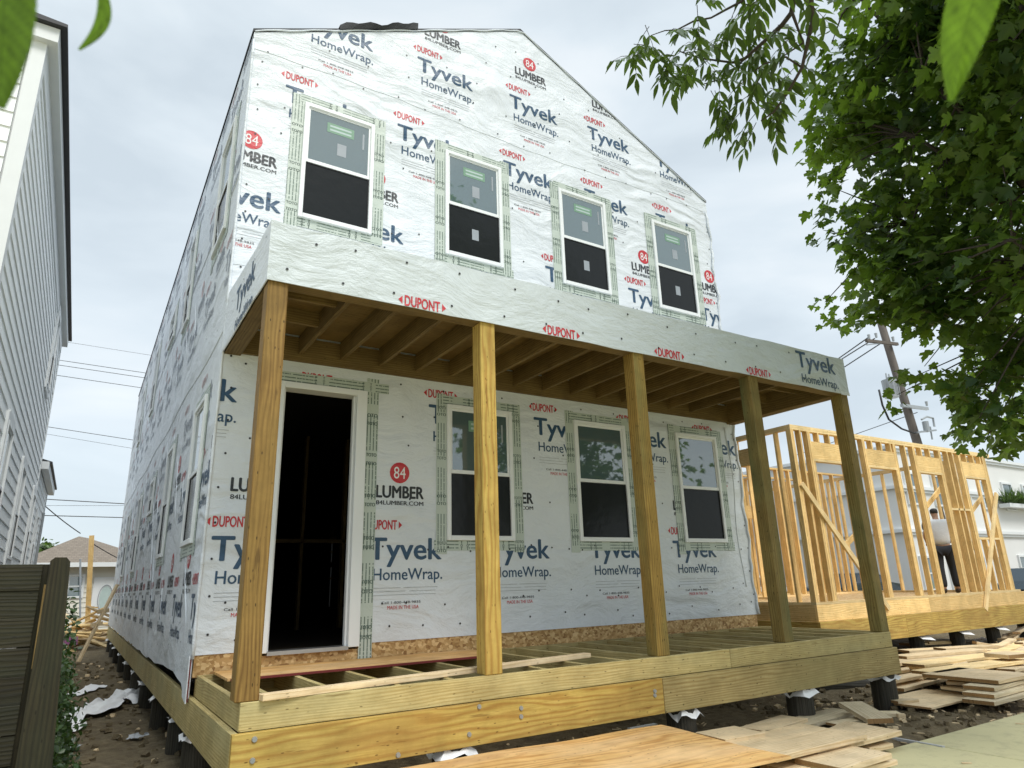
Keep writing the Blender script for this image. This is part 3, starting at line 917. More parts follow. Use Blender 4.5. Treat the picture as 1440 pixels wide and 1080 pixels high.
# ---- loose things on the porch
p1 = at(731, 922, 2, .022); p0 = at(369, 957, 2, .022)
o = MB()
o.obox(((.12+p1.x)/2, (1.12+1.74)/2, .0105), ((p1.x-.12)/2, 0, 0), (0, .31, 0), (0, 0, .0095), 0)
tag(o.build('plywood_sheet', ['plywood'], origin=((.12+p1.x)/2, 1.4, 0)), 'tan plywood sheet on the porch joists in front of the doorway', 'plywood sheet')
o = MB().box((.14, 1.095, .002), (p1.x-.02, 1.115, .018))
tag(o.build('edge_strip', 'red_edge', origin=(1, 1.1, 0)), 'thin dark red strip along the front edge of the porch plywood', 'strip')
a = at(366, 981, 2, .02); b = at(826, 921, 2, .02)
o = MB().beam((a.x, a.y, .020), (b.x, b.y, .020), .085, .036)
tag(o.build('loose_board', 'pile_wood', origin=((a+b)/2), bevel=.002), 'long narrow pale board lying across the porch joists behind the two left posts', 'board')
a = at(872, 895, 2, .015); b = at(1015, 884, 2, .015)
o = MB().obox(((a.x+b.x)/2, a.y+.25, .010), ((b.x-a.x)/2, 0, 0), (0, .25, 0), (0, 0, .009))
tag(o.build('plywood_offcut', 'plywood', origin=((a+b)/2)), 'plywood offcut on the porch joists behind the middle post', 'plywood')

# ================================================================ FRAMED HOUSE
FX, FY, FZ, FT, FR_, FB = 8.62, 2.13, .185, 2.99, 15.32, 11.0
fh = thing('framed_house', 'bare golden timber frame of a house under construction right of the wrapped one', 'house frame', (FX, FY, GZ))
ST = .038; SD = .089


def stud(x, y, z0=FZ+.04, z1=FT-.08, alongx=True, m='stud_wood', nm='stud'):
    if alongx: b = MB().box((x, y, z0), (x+ST, y+SD, z1))
    else: b = MB().box((x, y, z0), (x+SD, y+ST, z1))
    return b.build(nm, m, fh)


def plate(p, q, nm='top_plate', m='stud_pale'): MB().box(p, q).build(nm, m, fh)


hx = [(at(u0_, 640, 1, FY).x, at(u1_, 650, 1, FY).x) for u0_, u1_ in ((1140, 1185), (1219, 1260), (1288, 1322), (1350, 1382))]
op = [(9.13, 10.05), (hx[1][0], hx[1][1]), (hx[2][0], hx[2][1]), (hx[3][0], hx[3][1])]
plate((FX, FY, FT-.04), (FR_, FY+SD, FT)); plate((FX, FY+.002, FT-.08), (FR_, FY+SD-.002, FT-.041))
plate((FX, FY, FZ), (FR_, FY+SD, FZ+.04), 'bottom_plate')
xs_ = []
for a, b in op:
    MB().box((a, FY+.004, 2.46), (b, FY+SD-.004, 2.75)).build('header', 'stud_wood', fh)
    plate((a, FY, 2.42), (b, FY+SD, 2.459), 'header_plate')
    for x in (a-.04, b): stud(x, FY, z1=2.91)
    stud(a+.0, FY+.001, z1=2.42); stud(b-.04, FY+.001, z1=2.42); stud(a-.085, FY); stud(b+.042, FY)
    c = a+.2
    while c < b-.1: stud(c, FY, 2.751, FT-.08, nm='cripple'); c += .3
for x in (FX, FX+.042, 8.85, (op[0][1]+op[1][0])/2, (op[1][1]+op[2][0])/2, (op[2][1]+op[3][0])/2-.1, (op[2][1]+op[3][0])/2+.1, 15.06): stud(x, FY)
# sill in the last opening
a, b = op[3]; plate((a+.04, FY, 1.2), (b-.04, FY+SD, 1.24), 'sill')
for c in (a+.3, a+.6): stud(c, FY, FZ+.04, 1.2, nm='cripple')
a, b = op[2][1]+.08, op[3][0]-.085
plate((a, FY, 1.75), (b, FY+SD, 1.79), 'blocking')
# left wall, right wall, rear wall, partition
for X, nm in ((FX, 'l'), (FR_-SD, 'r')):
    plate((X, FY+SD, FT-.04), (X+SD, FB, FT)); plate((X+.002, FY+SD, FT-.08), (X+SD-.002, FB, FT-.041)); plate((X, FY+SD, FZ), (X+SD, FB, FZ+.04), 'bottom_plate')
    y = FY+.30; i = 0
    while y < FB:
        if not (X == FX and 4.9 < y < 5.7): stud(X, y, alongx=False, nm='stud' if nm == 'l' else 'side_stud')
        y += .41 if nm == 'l' else .29; i += 1
MB().box((FX+.004, 2.75, 2.46), (FX+SD-.004, 3.5, 2.75)).build('header', 'stud_wood', fh)
for Y_, z1 in ((FB, FT), (6.2, FT)):
    plate((FX+.09, Y_, z1-.04), (FR_-.09, Y_+SD, z1)); plate((FX+.09, Y_, FZ), (FR_-.09, Y_+SD, FZ+.04), 'bottom_plate')
    x = FX+.3
    while x < FR_-.1:
        stud(x, Y_); x += .42
    for a in (9.8, 12.2):
        MB().box((a, Y_-.002, 1.95), (a+1.1, Y_+SD+.002, 2.25)).build('header', 'stud_wood', fh)
for (xa, ya, xb, yb, stp) in ((10.9, 4.6, 10.9, 11.0, .55), (12.9, 6.3, 12.9, 11.0, .6), (9.0, 8.4, 12.8, 8.4, .5), (10.4, 5.2, 14.9, 5.2, .42)):
    L_ = math.dist((xa, ya), (xb, yb)); ax_ = abs(xb-xa) > abs(yb-ya)
    dx, dy = (SD, 0) if not ax_ else (0, SD)
    plate((xa, ya, FT-.045), (xb+dx, yb+dy, FT-.005), 'top_plate', 'stud_wood'); plate((xa, ya, FZ), (xb+dx, yb+dy, FZ+.04), 'bottom_plate')
    for i in range(int(L_/stp)):
        t_ = (i+.5)*stp/L_
        stud(xa+(xb-xa)*t_, ya+(yb-ya)*t_, z1=FT-.046, alongx=ax_, nm='partition_stud')
# braces
def px_beam(p, q, y, w, t, nm, m='stud_pale', par=None, **kw):
    a, b = at(*p, 1, y), at(*q, 1, y)
    mbb = MB().beam(a, b, t, w, upv=(0, 0, 1)) if abs((b-a).normalized().z) < .9 else MB().beam(a, b, t, w, upv=(1, 0, 0))
    return mbb.build(nm, m, par or fh, **kw)
px_beam((1127, 680), (1250, 856), FY-.022, .09, .038, 'brace')
b_ = px_beam((1401, 694), (1386, 858), FY-.03, .09, .038, 'brace')
px_beam((1185, 770), (1216, 740), FY+.35, .09, .03, 'brace', 'stud_wood')
px_beam((1303, 712), (1325, 684), FY+.3, .09, .03, 'brace', 'stud_wood')
px_beam((1367, 718), (1380, 700), FY+.3, .09, .03, 'brace', 'stud_wood')
# floor platform
MB().box((FX+.04, FY+.04, FZ-.035), (FR_+.2, FB+.1, FZ-.002)).build('subfloor', 'osb', fh)
for a, b in ((FX, 11.8), (11.803, FR_+.25)):
    MB().box((a, FY, FZ-.24), (b, FY+.04, FZ-.0015)).build('rim_board', 'stud_wood', fh, bevel=.002)
MB().box((FX, FY+.041, FZ-.24), (FX+.04, FB+.1, FZ-.0015)).build('rim_board', 'stud_wood', fh, bevel=.002)
for a, b in ((FX-.04, 10.9), (10.903, FR_+.3)):
    MB().box((a, FY-.04, -.41), (b, FY-.001, FZ-.241)).build('girder', 'treated_gold', fh, bevel=.002)
MB().box((FX-.04, FY, -.41), (FX, FB+.1, FZ-.241)).build('girder', 'treated_gold', fh, bevel=.002)
for i in range(6):
    for y in (2.3, 4.5, 7):
        x = FX+.15+i*1.35
        MB().tube([(x, y, GZ-.3), (x, y, -.412)], .12, 12).build('pier', 'pier_wood', fh)
        if y == 2.3:
            MB().face([(x-.2, y-.22, -.46), (x+.15, y-.25, -.5), (x+.18, y-.1, -.415), (x-.15, y-.1, -.415)]).face([(x-.15, y-.1, -.415), (x+.18, y-.1, -.415), (x+.18, y+.15, -.414), (x-.15, y+.15, -.414)]).build('metal_shield', 'paper_white', fh)

# ================================================================ LEFT NEIGHBOUR
NX, NY0, NY1, NY2 = -1.856, 2.545, 12.3, 16.6
NE = 5.95
nb = thing('sided_house', 'white lap-sided two-storey house at the left edge beyond the fence', 'house', (NX-3, NY0, GZ))
NXL = NX-6.5
MB().box((NXL, NY0+.05, GZ-.2), (NX-.031, NY1, NE)).box((NXL, NY1, GZ-.2), (NX-.031, NY2, 3.3)).build('wall', 'siding_white', nb)
sd = MB(); ex = .165
z = GZ+.1
while z < NE-.05:
    z1 = min(z+ex+.012, NE)
    y1 = NY2 if z < 3.2 else NY1
    # right side courses: tilted boards
    sd.prism([(NX-.03, z), (NX+.004, z), (NX-.009, z1-.008), (NX-.03, z1-.008)], 1, NY0+.12, y1-.12)
    sd.prism([(NY0+.049, z), (NY0-.006, z), (NY0+.010, z1-.008), (NY0+.049, z1-.008)], 0, NXL, NX-.14)
    z += ex
sd.build('siding', 'siding_white', nb)
for lo_, hi_, nm in (((NX-.12, NY0-.022, GZ), (NX+.012, NY0+.12, NE), 'corner_trim'), ((NX-.03, NY1-.12, GZ), (NX+.012, NY1, NE), 'corner_trim'), ((NX-.03, NY2-.12, GZ), (NX+.012, NY2, 3.3), 'corner_trim'),
                     ((NX-.028, NY0+.12, NE-.25), (NX+.014, NY1-.12, NE), 'frieze_board'), ((NXL, NY0-.02, NE-.25), (NX-.14, NY0+.05, NE), 'frieze_board')):
    MB().box(lo_, hi_).build(nm, 'trim_white', nb)
rf = MB()
rf.box((NX-.03, NY0-.10, NE), (NX+.10, NY1+.25, NE+.16)); rf.box((NXL, NY0-.10, NE), (NX-.03, NY0+.05, NE+.16))
e_ = rf.build('eave_box', 'trim_white', nb)
rf = MB()
rf.prism([(NXL-.3, NE+.17), (NX+.16, NE+.165), (NX+.16, NE+.20), ((NXL+NX)/2, NE+.45)], 1, NY0-.16, NY1+.3)
rf.prism([(NXL-.3, 3.36), (NX+.18, 3.36), (NX+.18, 3.40), ((NXL+NX)/2, 4.4)], 1, NY1+.3, NY2+.3)
rf.build('roof', 'black_trim', nb)
MB().box((NX+.013, NY1+.02, 3.20), (NX+.14, NY2+.2, 3.355)).build('eave_box', 'trim_white', nb)
SN = Wall((NX+.006, 0, 0), (0, 1, 0), (1, 0, 0))
for (ya, yb, za, zb) in ((9.75, 10.5, 4.35, 5.75), (5.1, 5.85, 1.2, 2.65), (8.0, 8.8, 1.2, 2.6), (11.3, 12.0, 1.2, 2.6), (13.5, 14.2, 1.2, 2.4)):
    w_ = window(SN, ya, yb, za, zb, nb, None, sticker=False, tape=False)
    def bb(a, b, c, d_, nm='casing'):
        MB().box((NX-.01, a, c), (NX+.03, b, d_)).build(nm, 'trim_white', w_)
    bb(ya-.09, ya-.001, za-.09, zb+.09); bb(yb+.001, yb+.09, za-.09, zb+.09); bb(ya, yb, zb+.001, zb+.12); bb(ya, yb, za-.11, za-.001)
MB().tube([(NX+.05, 15.3, 2.6), (NX+.05, 15.3, 1.1)], .03, 8).build('service_pipe', 'steel_grey', nb)

# ================================================================ FENCE
fn = thing('fence', 'dark weathered wooden fence of horizontal boards at lower left', 'fence', (-1.2, 0, GZ))
z = .80; i = 0
while z > GZ-.1:
    h = .142+random.uniform(-.004, .006)
    MB().obox((-2.0, .03+random.uniform(-.004, .004), z-h/2), (.93, 0, random.uniform(-.006, .006)), (0, .011, 0), (0, 0, h/2-.001)).build('plank', 'old_fence', fn, bevel=.003)
    z -= h-.002; i += 1
q = [at(71, 789, 1, 0), at(78, 784, 1, 0), at(94, 784, 1, 0), at(99, 790, 1, 0), at(73, 1085, 1, 0), at(18, 1100, 1, 0)]
b = MB().prism([(p.x, p.z) for p in q], 1, -.022, .008)
b.uv = [(v_, u_) for u_, v_ in b.uv]
b.build('post_board', 'old_fence', fn)
b = MB().box((-1.13, .042, GZ-.1), (-1.04, .13, .80)); b.build('post', 'old_fence', fn)
b = MB().beam(at(64, 822, 1, -.01), at(46, 940, 1, -.01), .012, .014, upv=(0, 1, 0)); b.build('batten', 'porch_wood', fn)

# ---------------------------------------------------------------- leaf helpers
def leaf_cloud(name, mat, centers, normals, dirs, sizes, template, parent=None, fold=.18, tv=None):
    """template: (k,2) outline polygon points x along leaf 0..1, y half width; built as a fan of quads/tri"""
    T = np.array(template); k_ = len(T); n = len(centers)
    d = dirs/np.linalg.norm(dirs, axis=1, keepdims=True)
    nn = normals-d*(normals*d).sum(1, keepdims=True); nn /= np.linalg.norm(nn, axis=1, keepdims=True)+1e-9
    s = np.cross(nn, d)
    pts = centers[:, None]+(d[:, None]*T[None, :, 0:1]+s[:, None]*T[None, :, 1:2]+nn[:, None]*(np.abs(T[None, :, 1:2])*fold-(T[None, :, 0:1]**2)*.18))*sizes[:, None, None]
    V = pts.reshape(-1, 3)
    base = np.arange(n)[:, None]*k_
    tris = np.array([(0, i, i+1) for i in range(1, k_-1)]+[(0, k_-1, 1)] if False else [(0, i, i+1) for i in range(1, k_-1)])
    Fc = (base[:, None]+tris[None]).reshape(-1, 3)
    tint = np.repeat(rs.rand(n) if tv is None else tv, k_)
    return np_mesh(name, V, Fc, mat, parent, tint)


def sym(half):
    """half outline from base to tip -> closed polygon starting at base"""
    return [(x, y) for x, y in half]+[(x, -y) for x, y in half[::-1] if y > 0]


ASH = sym([(0, 0), (.2, .12), (.45, .155), (.7, .10), (1, 0)])
MAPLE = sym([(0, 0), (-.04, .16), (.02, .42), (.20, .33), (.30, .56), (.52, .50), (.46, .24), (.66, .28), (.76, .13), (1, 0)])
SIMPLE = sym([(0, 0), (.3, .3), (.65, .27), (1, 0)])


def rand_unit(n): v = rs.normal(size=(n, 3)); return v/np.linalg.norm(v, axis=1, keepdims=True)


def bush(name, label, cat, mat, blobs, n, size, trunk=None, group=None, tpl=SIMPLE):
    t = thing(name, label, cat, (blobs[0][0], blobs[0][1], GZ), group)
    B = np.array(blobs, float); w = B[:, 3]*B[:, 4]*B[:, 5]; idx = rs.choice(len(B), n, p=w/w.sum())
    u_ = rand_unit(n)*(rs.rand(n, 1)**.4)
    C = B[idx, :3]+u_*B[idx, 3:6]
    C += rs.normal(size=(n, 3))*size*.5
    leaf_cloud('foliage', mat, C, rand_unit(n)*.6+u_*.7+[0, 0, .4], rand_unit(n)+[0, 0, -.3], size*(.6+.8*rs.rand(n)), tpl, t)
    s_ = MB()
    if trunk:
        for p_, q_, r_ in trunk: s_.tube([p_, (Vector(p_)+Vector(q_))/2+Vector((.03, .02, 0)), q_], [r_, r_*.8, r_*.5], 8)
        s_.build('trunk', 'bark', t, smooth=True)
    return t


# ivy along the property line
bl = []
for i in range(26):
    y = .18+i*.28; bl.append((-1.0+.08*math.sin(i*1.3)+(.0 if i < 14 else -.2), y+.12, -.35+.22*math.sin(i*.9), .17, .2, .50-.008*i))
for i in range(14): bl.append((-.90+.1*random.random(), .2+i*.3, -.72, .12, .2, .14))
for i in range(8): bl.append((-.93, .2+i*.12, .1+.03*i, .06, .1, .42))
bush('ivy_hedge', 'dark green ivy climbing behind the fence post along the dirt strip', 'ivy', 'ivy_leaf', bl, 13000, .036,
     trunk=[((-1.05, .5, GZ-.05), (-1.03, .55, .3), .02), ((-1.08, 1.5, GZ-.05), (-1.0, 1.6, .0), .02)])

# ================================================================ LEFT BACK: low house, pole, rubble
YH = 30.0
def H(u_, v_): return at(u_, v_, 1, YH)
cx = H(110, 757); eL = H(30, 790); eR = H(182, 790)
low = thing('low_house', 'low cream house with brown hipped roof and white door behind the side yard', 'house', (cx.x, YH, GZ))
we = H(168, 792); wl = H(40, 792)
wl_x, wr_x, ez = wl.x, we.x+1.2, we.z
bw = MB()
bw.box((wl_x, YH, GZ-.2), (wr_x, YH+8, ez))
z = GZ
while z < ez-.1: bw.prism([(YH-.001, z), (YH-.035, z), (YH-.008, z+.2), (YH-.001, z+.2)], 0, wl_x, wr_x); z += .2
bw.build('wall', 'cream_wall', low)
r_ = MB(); y0, y1 = YH-.6, YH+8.6; xa, xb = wl_x-.5, wr_x+.5; zt = H(110, 756).z+.3
c1, c2 = Vector((cx.x, YH+3.4, zt)), Vector((cx.x+.4, YH+4.6, zt))
A, B_, C_, D_ = (xa, y0, ez), (xb, y0, ez), (xb, y1, ez), (xa, y1, ez)
for f in ([A, B_, c1], [B_, C_, c2, c1], [C_, D_, c2], [D_, A, c1, c2]): r_.face(f)
r_.face([D_, C_, B_, A]); r_.build('roof', 'shingles', low)
MB().box((xa, y0-.03, ez-.16), (xb, y0-.001, ez+.02)).build('fascia_board', 'trim_white', low)
dT, dB = H(133, 812), H(157, 866)
dd = MB().box((dT.x, YH-.09, GZ+.35), (dB.x+.15, YH-.04, dT.z)).build('door', 'trim_white', low)
g = MB(); ccx, ccz = (dT.x+dB.x+.15)/2, dT.z-.85
g.prism([(ccx+.22*math.cos(t), ccz+.48*math.sin(t)) for t in np.linspace(0, 2*math.pi, 20)[:-1]], 1, YH-.10, YH-.091)
g.build('oval_glass', 'sticker_pale', dd)
g = MB()
for t in np.linspace(0, 2*math.pi, 24)[:-1]:
    t2 = t+.27; g.beam((ccx+.26*math.cos(t), YH-.10, ccz+.53*math.sin(t)), (ccx+.26*math.cos(t2), YH-.10, ccz+.53*math.sin(t2)), .03, .03, upv=(0, 1, 0))
g.build('oval_trim', 'pipe_grey', dd)
def fwin(a, b):
    p, q = H(*a), H(*b)
    f = MB(); e = .09
    for lo, hi in (((p.x-e, q.z-e), (p.x, p.z+e)), ((q.x, q.z-e), (q.x+e, p.z+e)), ((p.x, p.z), (q.x, p.z+e)), ((p.x, q.z-e), (q.x, q.z)), ((p.x, (p.z+q.z)/2-.03), (q.x, (p.z+q.z)/2+.03))):
        f.box((lo[0], YH-.08, lo[1]), (hi[0], YH-.01, hi[1]))
    w_ = f.build('window', 'trim_white', low); MB().box((p.x, YH-.045, q.z), (q.x, YH-.038, p.z)).build('pane', 'glass', w_)
fwin((99, 811), (113, 838)); fwin((60, 811), (76, 838))

# tall vertical temporary post, leaning brace
a = at(127, 872, 1, 21); b = at(129, 753, 1, 21)
o = MB().beam((a.x, 21, GZ-.1), (b.x, 21, b.z), .14, .05, upv=(0, 1, 0))
o.beam((a.x-.12, 20.95, .35), (a.x+.16, 20.95, .30), .09, .04)
tag(o.build('temporary_post', 'stud_wood', origin=(a.x, 21, GZ)), 'tall upright timber post in front of the low brown-roofed house', 'post')
o = MB().tube([(at(117, 870, 1, 24).x, 24, GZ), (at(113, 786, 1, 24).x, 24, at(113, 786, 1, 24).z)], .03, 8)
tag(o.build('metal_rod', 'pipe_grey', origin=(a.x-.4, 24, GZ)), 'thin grey rod standing left of the tall timber post', 'rod')
a = at(110, 931, 2, -.74); b = at(165, 822, 0, XL-.06)
t = thing('leaning_brace', 'board leaning diagonally against the far end of the wrapped side wall', 'board', a)
MB().beam(a, b, .09, .045).build('board', 'pile_wood', t)
for f_ in (.45, .62):
    c = Vector(a).lerp(b, f_); MB().beam(c+Vector((-.12, 0, .02)), c+Vector((.12, 0, .05)), .04, .09).build('cleat', 'pile_wood', t)

# rubble of scrap boards
def scrap(i, c, L_, w, t, yaw, tilt, mat='pile_wood', name='scrap_board', label=None, cat='board', group=None, roll=0):
    m_ = Matrix.Rotation(yaw, 3, 'Z') @ Matrix.Rotation(tilt, 3, 'Y') @ Matrix.Rotation(roll, 3, 'X')
    o = MB().obox(c, m_ @ Vector((L_/2, 0, 0)), m_ @ Vector((0, w/2, 0)), m_ @ Vector((0, 0, t/2)), 0, 1)
    o = o.build(name, [mat, 'end_grain'], origin=c, bevel=.002)
    return tag(o, label, cat, group)
for i in range(40):
    c = Vector((random.uniform(-1.35, .3), random.uniform(18.0, 20.8), -.72+random.random()**1.5*.75))
    if c.x < -1.0: c.z = min(c.z, -.35)
    scrap(i, c, random.uniform(.6, 1.9), random.choice((.09, .14, .19)), .04, random.uniform(-.6, .7), random.uniform(-.45, .45), random.choice(('pile_wood', 'stud_pale', 'stud_wood')),
          label='scrap board in the rubble heap at the far end of the side yard', group='scrap boards heaped behind the side yard', roll=random.uniform(-.5, .5))
o = MB()
for i in range(5): o.face([(-1.2+.1*i, 17.6, -.55), (-1.1+.1*i, 17.6, -.57+.03*(i % 2)), (-1.1+.1*i, 17.9, -.38+.04*(i % 2)), (-1.2+.1*i, 17.9, -.38)])
tag(o.build('cloth', 'purple_cloth', origin=(-1, 17.7, -.6)), 'small purple cloth on the scrap heap in the side yard', 'cloth')

bush('leafy_tree', 'bright green tree behind the low brown-roofed house', 'tree', 'far_leaf',
     [(-7.6+i*.8, 45, 2.2+.7*math.sin(i*2.1), 1.3, 1.3, 1.5) for i in range(5)]+[(-4.4, 45, 2.9, .8, 1, .9)], 5000, .3, trunk=[((-6, 45, GZ), (-6, 45, 2), .25)])
bush('leafy_tree', 'small dark tree top just above the ridge of the low house', 'tree', 'far_leaf',
     [(-2.8, 48, 3.3, .7, .7, .7), (-2.1, 48, 2.7, .7, .7, .5)], 900, .3, trunk=[((-2.5, 48, GZ), (-2.5, 48, 3), .2)])

# ---- crumpled plastic on the dirt
def film(name, px, wdt, label, z0=-.72, n=22, m_=9, amp=.05, mat='house_wrap'):
    pts = [at(u_, v_, 2, z0) for u_, v_ in px]
    segs = [(pts[i+1]-pts[i]).length for i in range(len(pts)-1)]; tot = sum(segs)
    G = []
    for i in range(n+1):
        s_ = tot*i/n; j = 0
        while j < len(segs)-1 and s_ > segs[j]: s_ -= segs[j]; j += 1
        p = pts[j].lerp(pts[j+1], min(1, s_/segs[j])); d_ = (pts[j+1]-pts[j]).normalized(); sd_ = Vector((-d_.y, d_.x, 0))
        row = []
        for k_ in range(m_+1):
            w_ = wdt*(.7+.5*noise.noise(Vector((i*.35, z0*7+len(px), 0))))*(k_/m_-.5)
            q_ = p+sd_*w_+Vector((noise.noise(Vector((i*.8, k_*.7, 2)))*.08, noise.noise(Vector((i*.6, k_*.9, 5)))*.08, 0))
            q_.z = ground_h(q_.x, q_.y)+.02+amp*(abs(noise.noise(Vector((i*.55, k_*.8, 1))))*2+.6*abs(noise.noise(Vector((i*1.7, k_*1.9, 1)))))
            row.append(q_)
        G.append(row)
    b = MB()
    for i in range(n):
        for k_ in range(m_): b.face([G[i][k_], G[i+1][k_], G[i+1][k_+1], G[i][k_+1]])
    ob = b.build(name, mat, origin=pts[len(pts)//2], smooth=True)
    wd = ob.modifiers.new('weld', 'WELD'); sb = ob.modifiers.new('sub', 'SUBSURF'); sb.levels = sb.render_levels = 2
    return tag(ob, label, 'plastic sheet')
film('plastic_sheet', [(84, 1022), (104, 1006), (135, 1000), (160, 985), (182, 968)], .50, 'long crumpled white plastic sheet on the dirt between fence and wrapped house', amp=.10, mat='paper_white')
film('plastic_sheet', [(180, 985), (196, 975)], .35, 'small white plastic scrap at the foot of a pier beside the long sheet', amp=.08, n=8, m_=5, mat='paper_white')
film('plastic_sheet', [(103, 970), (140, 963)], .45, 'flat pale film on the dirt beyond the long crumpled sheet', amp=.02, n=10, m_=6, mat='paper_white')
film('plastic_sheet', [(84, 1036), (110, 1046)], .12, 'torn pale bag pieces on the dirt nearest the fence', amp=.05, n=10, m_=4, mat='ink_grey')
film('plastic_sheet', [(180, 1033), (205, 1030)], .12, 'torn pale scrap lying beside the nearest side pier', amp=.04, n=8, m_=4, mat='ink_grey')
# dirt clods and chips
cl = MB()
for i in range(1100):
    x, y = random.choice(((random.uniform(-1, .2), random.uniform(1, 14)), (random.uniform(2, 11), random.uniform(-1, 1.4)), (random.uniform(5.5, 9), random.uniform(-.95, 1))))
    r__ = random.uniform(.008, .035); z = ground_h(x, y)
    m_ = Matrix.Rotation(random.random()*6, 3, 'Z') @ Matrix.Rotation(random.random()*6, 3, 'X')
    cl.obox((x, y, z+r__*.3), m_ @ Vector((r__, 0, 0)), m_ @ Vector((0, r__*.7, 0)), m_ @ Vector((0, 0, r__*.6)), 0 if random.random() < .8 else 1)
for i in range(260):
    x, y = random.uniform(2, 12), random.uniform(-1.7, 1.2)
    a_ = random.random()*3.14; z = ZS+.004 if y < -1.04 else ground_h(x, y)+.015
    if y < -1.04 and random.random() < .75: continue
    cl.obox((x, y, z), (math.cos(a_)*random.uniform(.01, .05), math.sin(a_)*.03, .003), (-math.sin(a_)*.006, math.cos(a_)*.006, 0), (0, 0, .003), 1)
tag(cl.build('dirt_clods', ['dirt', 'pile_wood']), 'clods of dirt and wood chips strewn over the ground', 'clods', kind='stuff')

# ================================================================ LUMBER
def nb_board(p0, p1, z, w, t, label, mat='pile_wood', name='board', roll=0, group='loose boards stacked in front of the porch', cat='board'):
    a, b = at(*p0, 2, z), at(*p1, 2, z); d_ = (b-a).normalized(); s_ = Vector((-d_.y, d_.x, 0))
    c = (a+b)/2+s_*w/2+Vector((0, 0, -t/2))
    o = MB().obox(c, (b-a)/2, s_*w/2+Vector((0, 0, roll)), (0, 0, t/2), 0, 1)
    return tag(o.build(name, [mat, 'end_grain'], origin=c, bevel=.003), label, cat, group)

# plywood sheet in front
FRc = at(930, 1020, 2, -.47); FLd = (at(565, 1080, 2, -.47)-FRc).normalized(); NRd = Vector((FLd.y*-1, FLd.x, 0))
if NRd.y > 0: NRd = -NRd
c = FRc+FLd*1.22+NRd*.61
o = MB()
n1_, n2_ = 26, 14
def ply(i, j):
    p = FRc+FLd*2.44*i/n1_+NRd*1.22*j/n2_; p.z = -.47+.004*math.sin(i*.5)+.006*math.sin(j*.4+1)
    return p
for i in range(n1_):
    for j in range(n2_):
        o.face([ply(i, j), ply(i, j+1), ply(i+1, j+1), ply(i+1, j)], [(a_/n1_*2.44, b_/n2_*1.22) for a_, b_ in ((i, j), (i, j+1), (i+1, j+1), (i+1, j))])
        o.face([Vector(ply(a_, b_))-Vector((0, 0, .018)) for a_, b_ in ((i, j), (i+1, j), (i+1, j+1), (i, j+1))])
for i in range(n1_):
    for j in (0, n2_): o.face([ply(i, j), ply(i+1, j), ply(i+1, j)-Vector((0, 0, .018)), ply(i, j)-Vector((0, 0, .018))])
for j in range(n2_):
    for i in (0, n1_): o.face([ply(i, j), ply(i, j+1), ply(i, j+1)-Vector((0, 0, .018)), ply(i, j)-Vector((0, 0, .018))])
tag(o.build('plywood_sheet', 'plywood', origin=c), 'weathered orange plywood sheet lying in front of the porch at the bottom edge', 'plywood sheet')
# supporting stack under the plywood
for i in range(9):
    p = FRc+FLd*(.25+.25*i)+NRd*.55; p.z = -.56 if i % 2 else -.64
    scrap(i, p, 1.0, .14, .04, math.atan2(NRd.y, NRd.x)+random.uniform(-.1, .1), 0, 'pile_wood', 'board', 'board bearing the orange plywood sheet from below', 'board', 'boards under the plywood sheet')
P_ = [
 ((1020, 1040), (1076, 1030), -.60, .34, .035, 'short wide board with split end beside the orange plywood'),
 ((1079, 1028), (1136, 1010), -.63, .26, .03, 'board half covered behind the short split board, near the middle pier'),
 ((1091, 1064), (1219, 1033), -.545, .28, .038, 'longest board on top of the stack right of the orange plywood'),
 ((1150, 1056), (1268, 1027), -.585, .36, .038, 'wide board just under the longest top board, sticking out right'),
 ((1185, 1080), (1254, 1059), -.60, .36, .036, 'broad board at the bottom edge in front of the longest board'),
 ((1211, 1080), (1262, 1068), -.655, .2, .036, 'narrow board peeping out under the broad front board'),
 ((1223, 1052), (1256, 1045), -.655, .3, .036, 'short darker board end between the wide board and the broad front board'),
 ((1129, 1021), (1209, 1000), -.66, .28, .036, 'grey-tan board behind the stack, right of the middle pier'),
 ((1176, 1018), (1221, 1011), -.66, .12, .025, 'pale thin board under the upright block end'),
 ((1233, 1003), (1268, 1003), -.68, .14, .036, 'short board on the dirt in front of the right corner pier, upper one'),
 ((1237, 1012), (1281, 1009), -.73, .14, .036, 'short board on the dirt in front of the right corner pier, lower one'),
 ((1060, 1062), (1200, 1030), -.63, .5, .036, 'wide boards layer showing between plywood and longest board'),
 ((1120, 1085), (1215, 1058), -.64, .3, .036, 'board under the broad front board near the bottom edge'),
]
for i, (a, b, z, w, t, lb) in enumerate(P_): nb_board(a, b, z, w, t, lb, 'pile_grey' if i in (7, 8, 9) else 'pile_wood')
# more layers below
for i in range(10):
    a = at(1040+i*18, 1062-i*2, 2, -.69); scrap(i, Vector((a.x, a.y+.1, -.70+.02*(i % 3))), 1.3, .2, .036, -.02+random.uniform(-.3, .3), 0, 'pile_wood', 'board',
          'lower board buried in the stack right of the orange plywood', 'board', 'buried boards of the front stack')
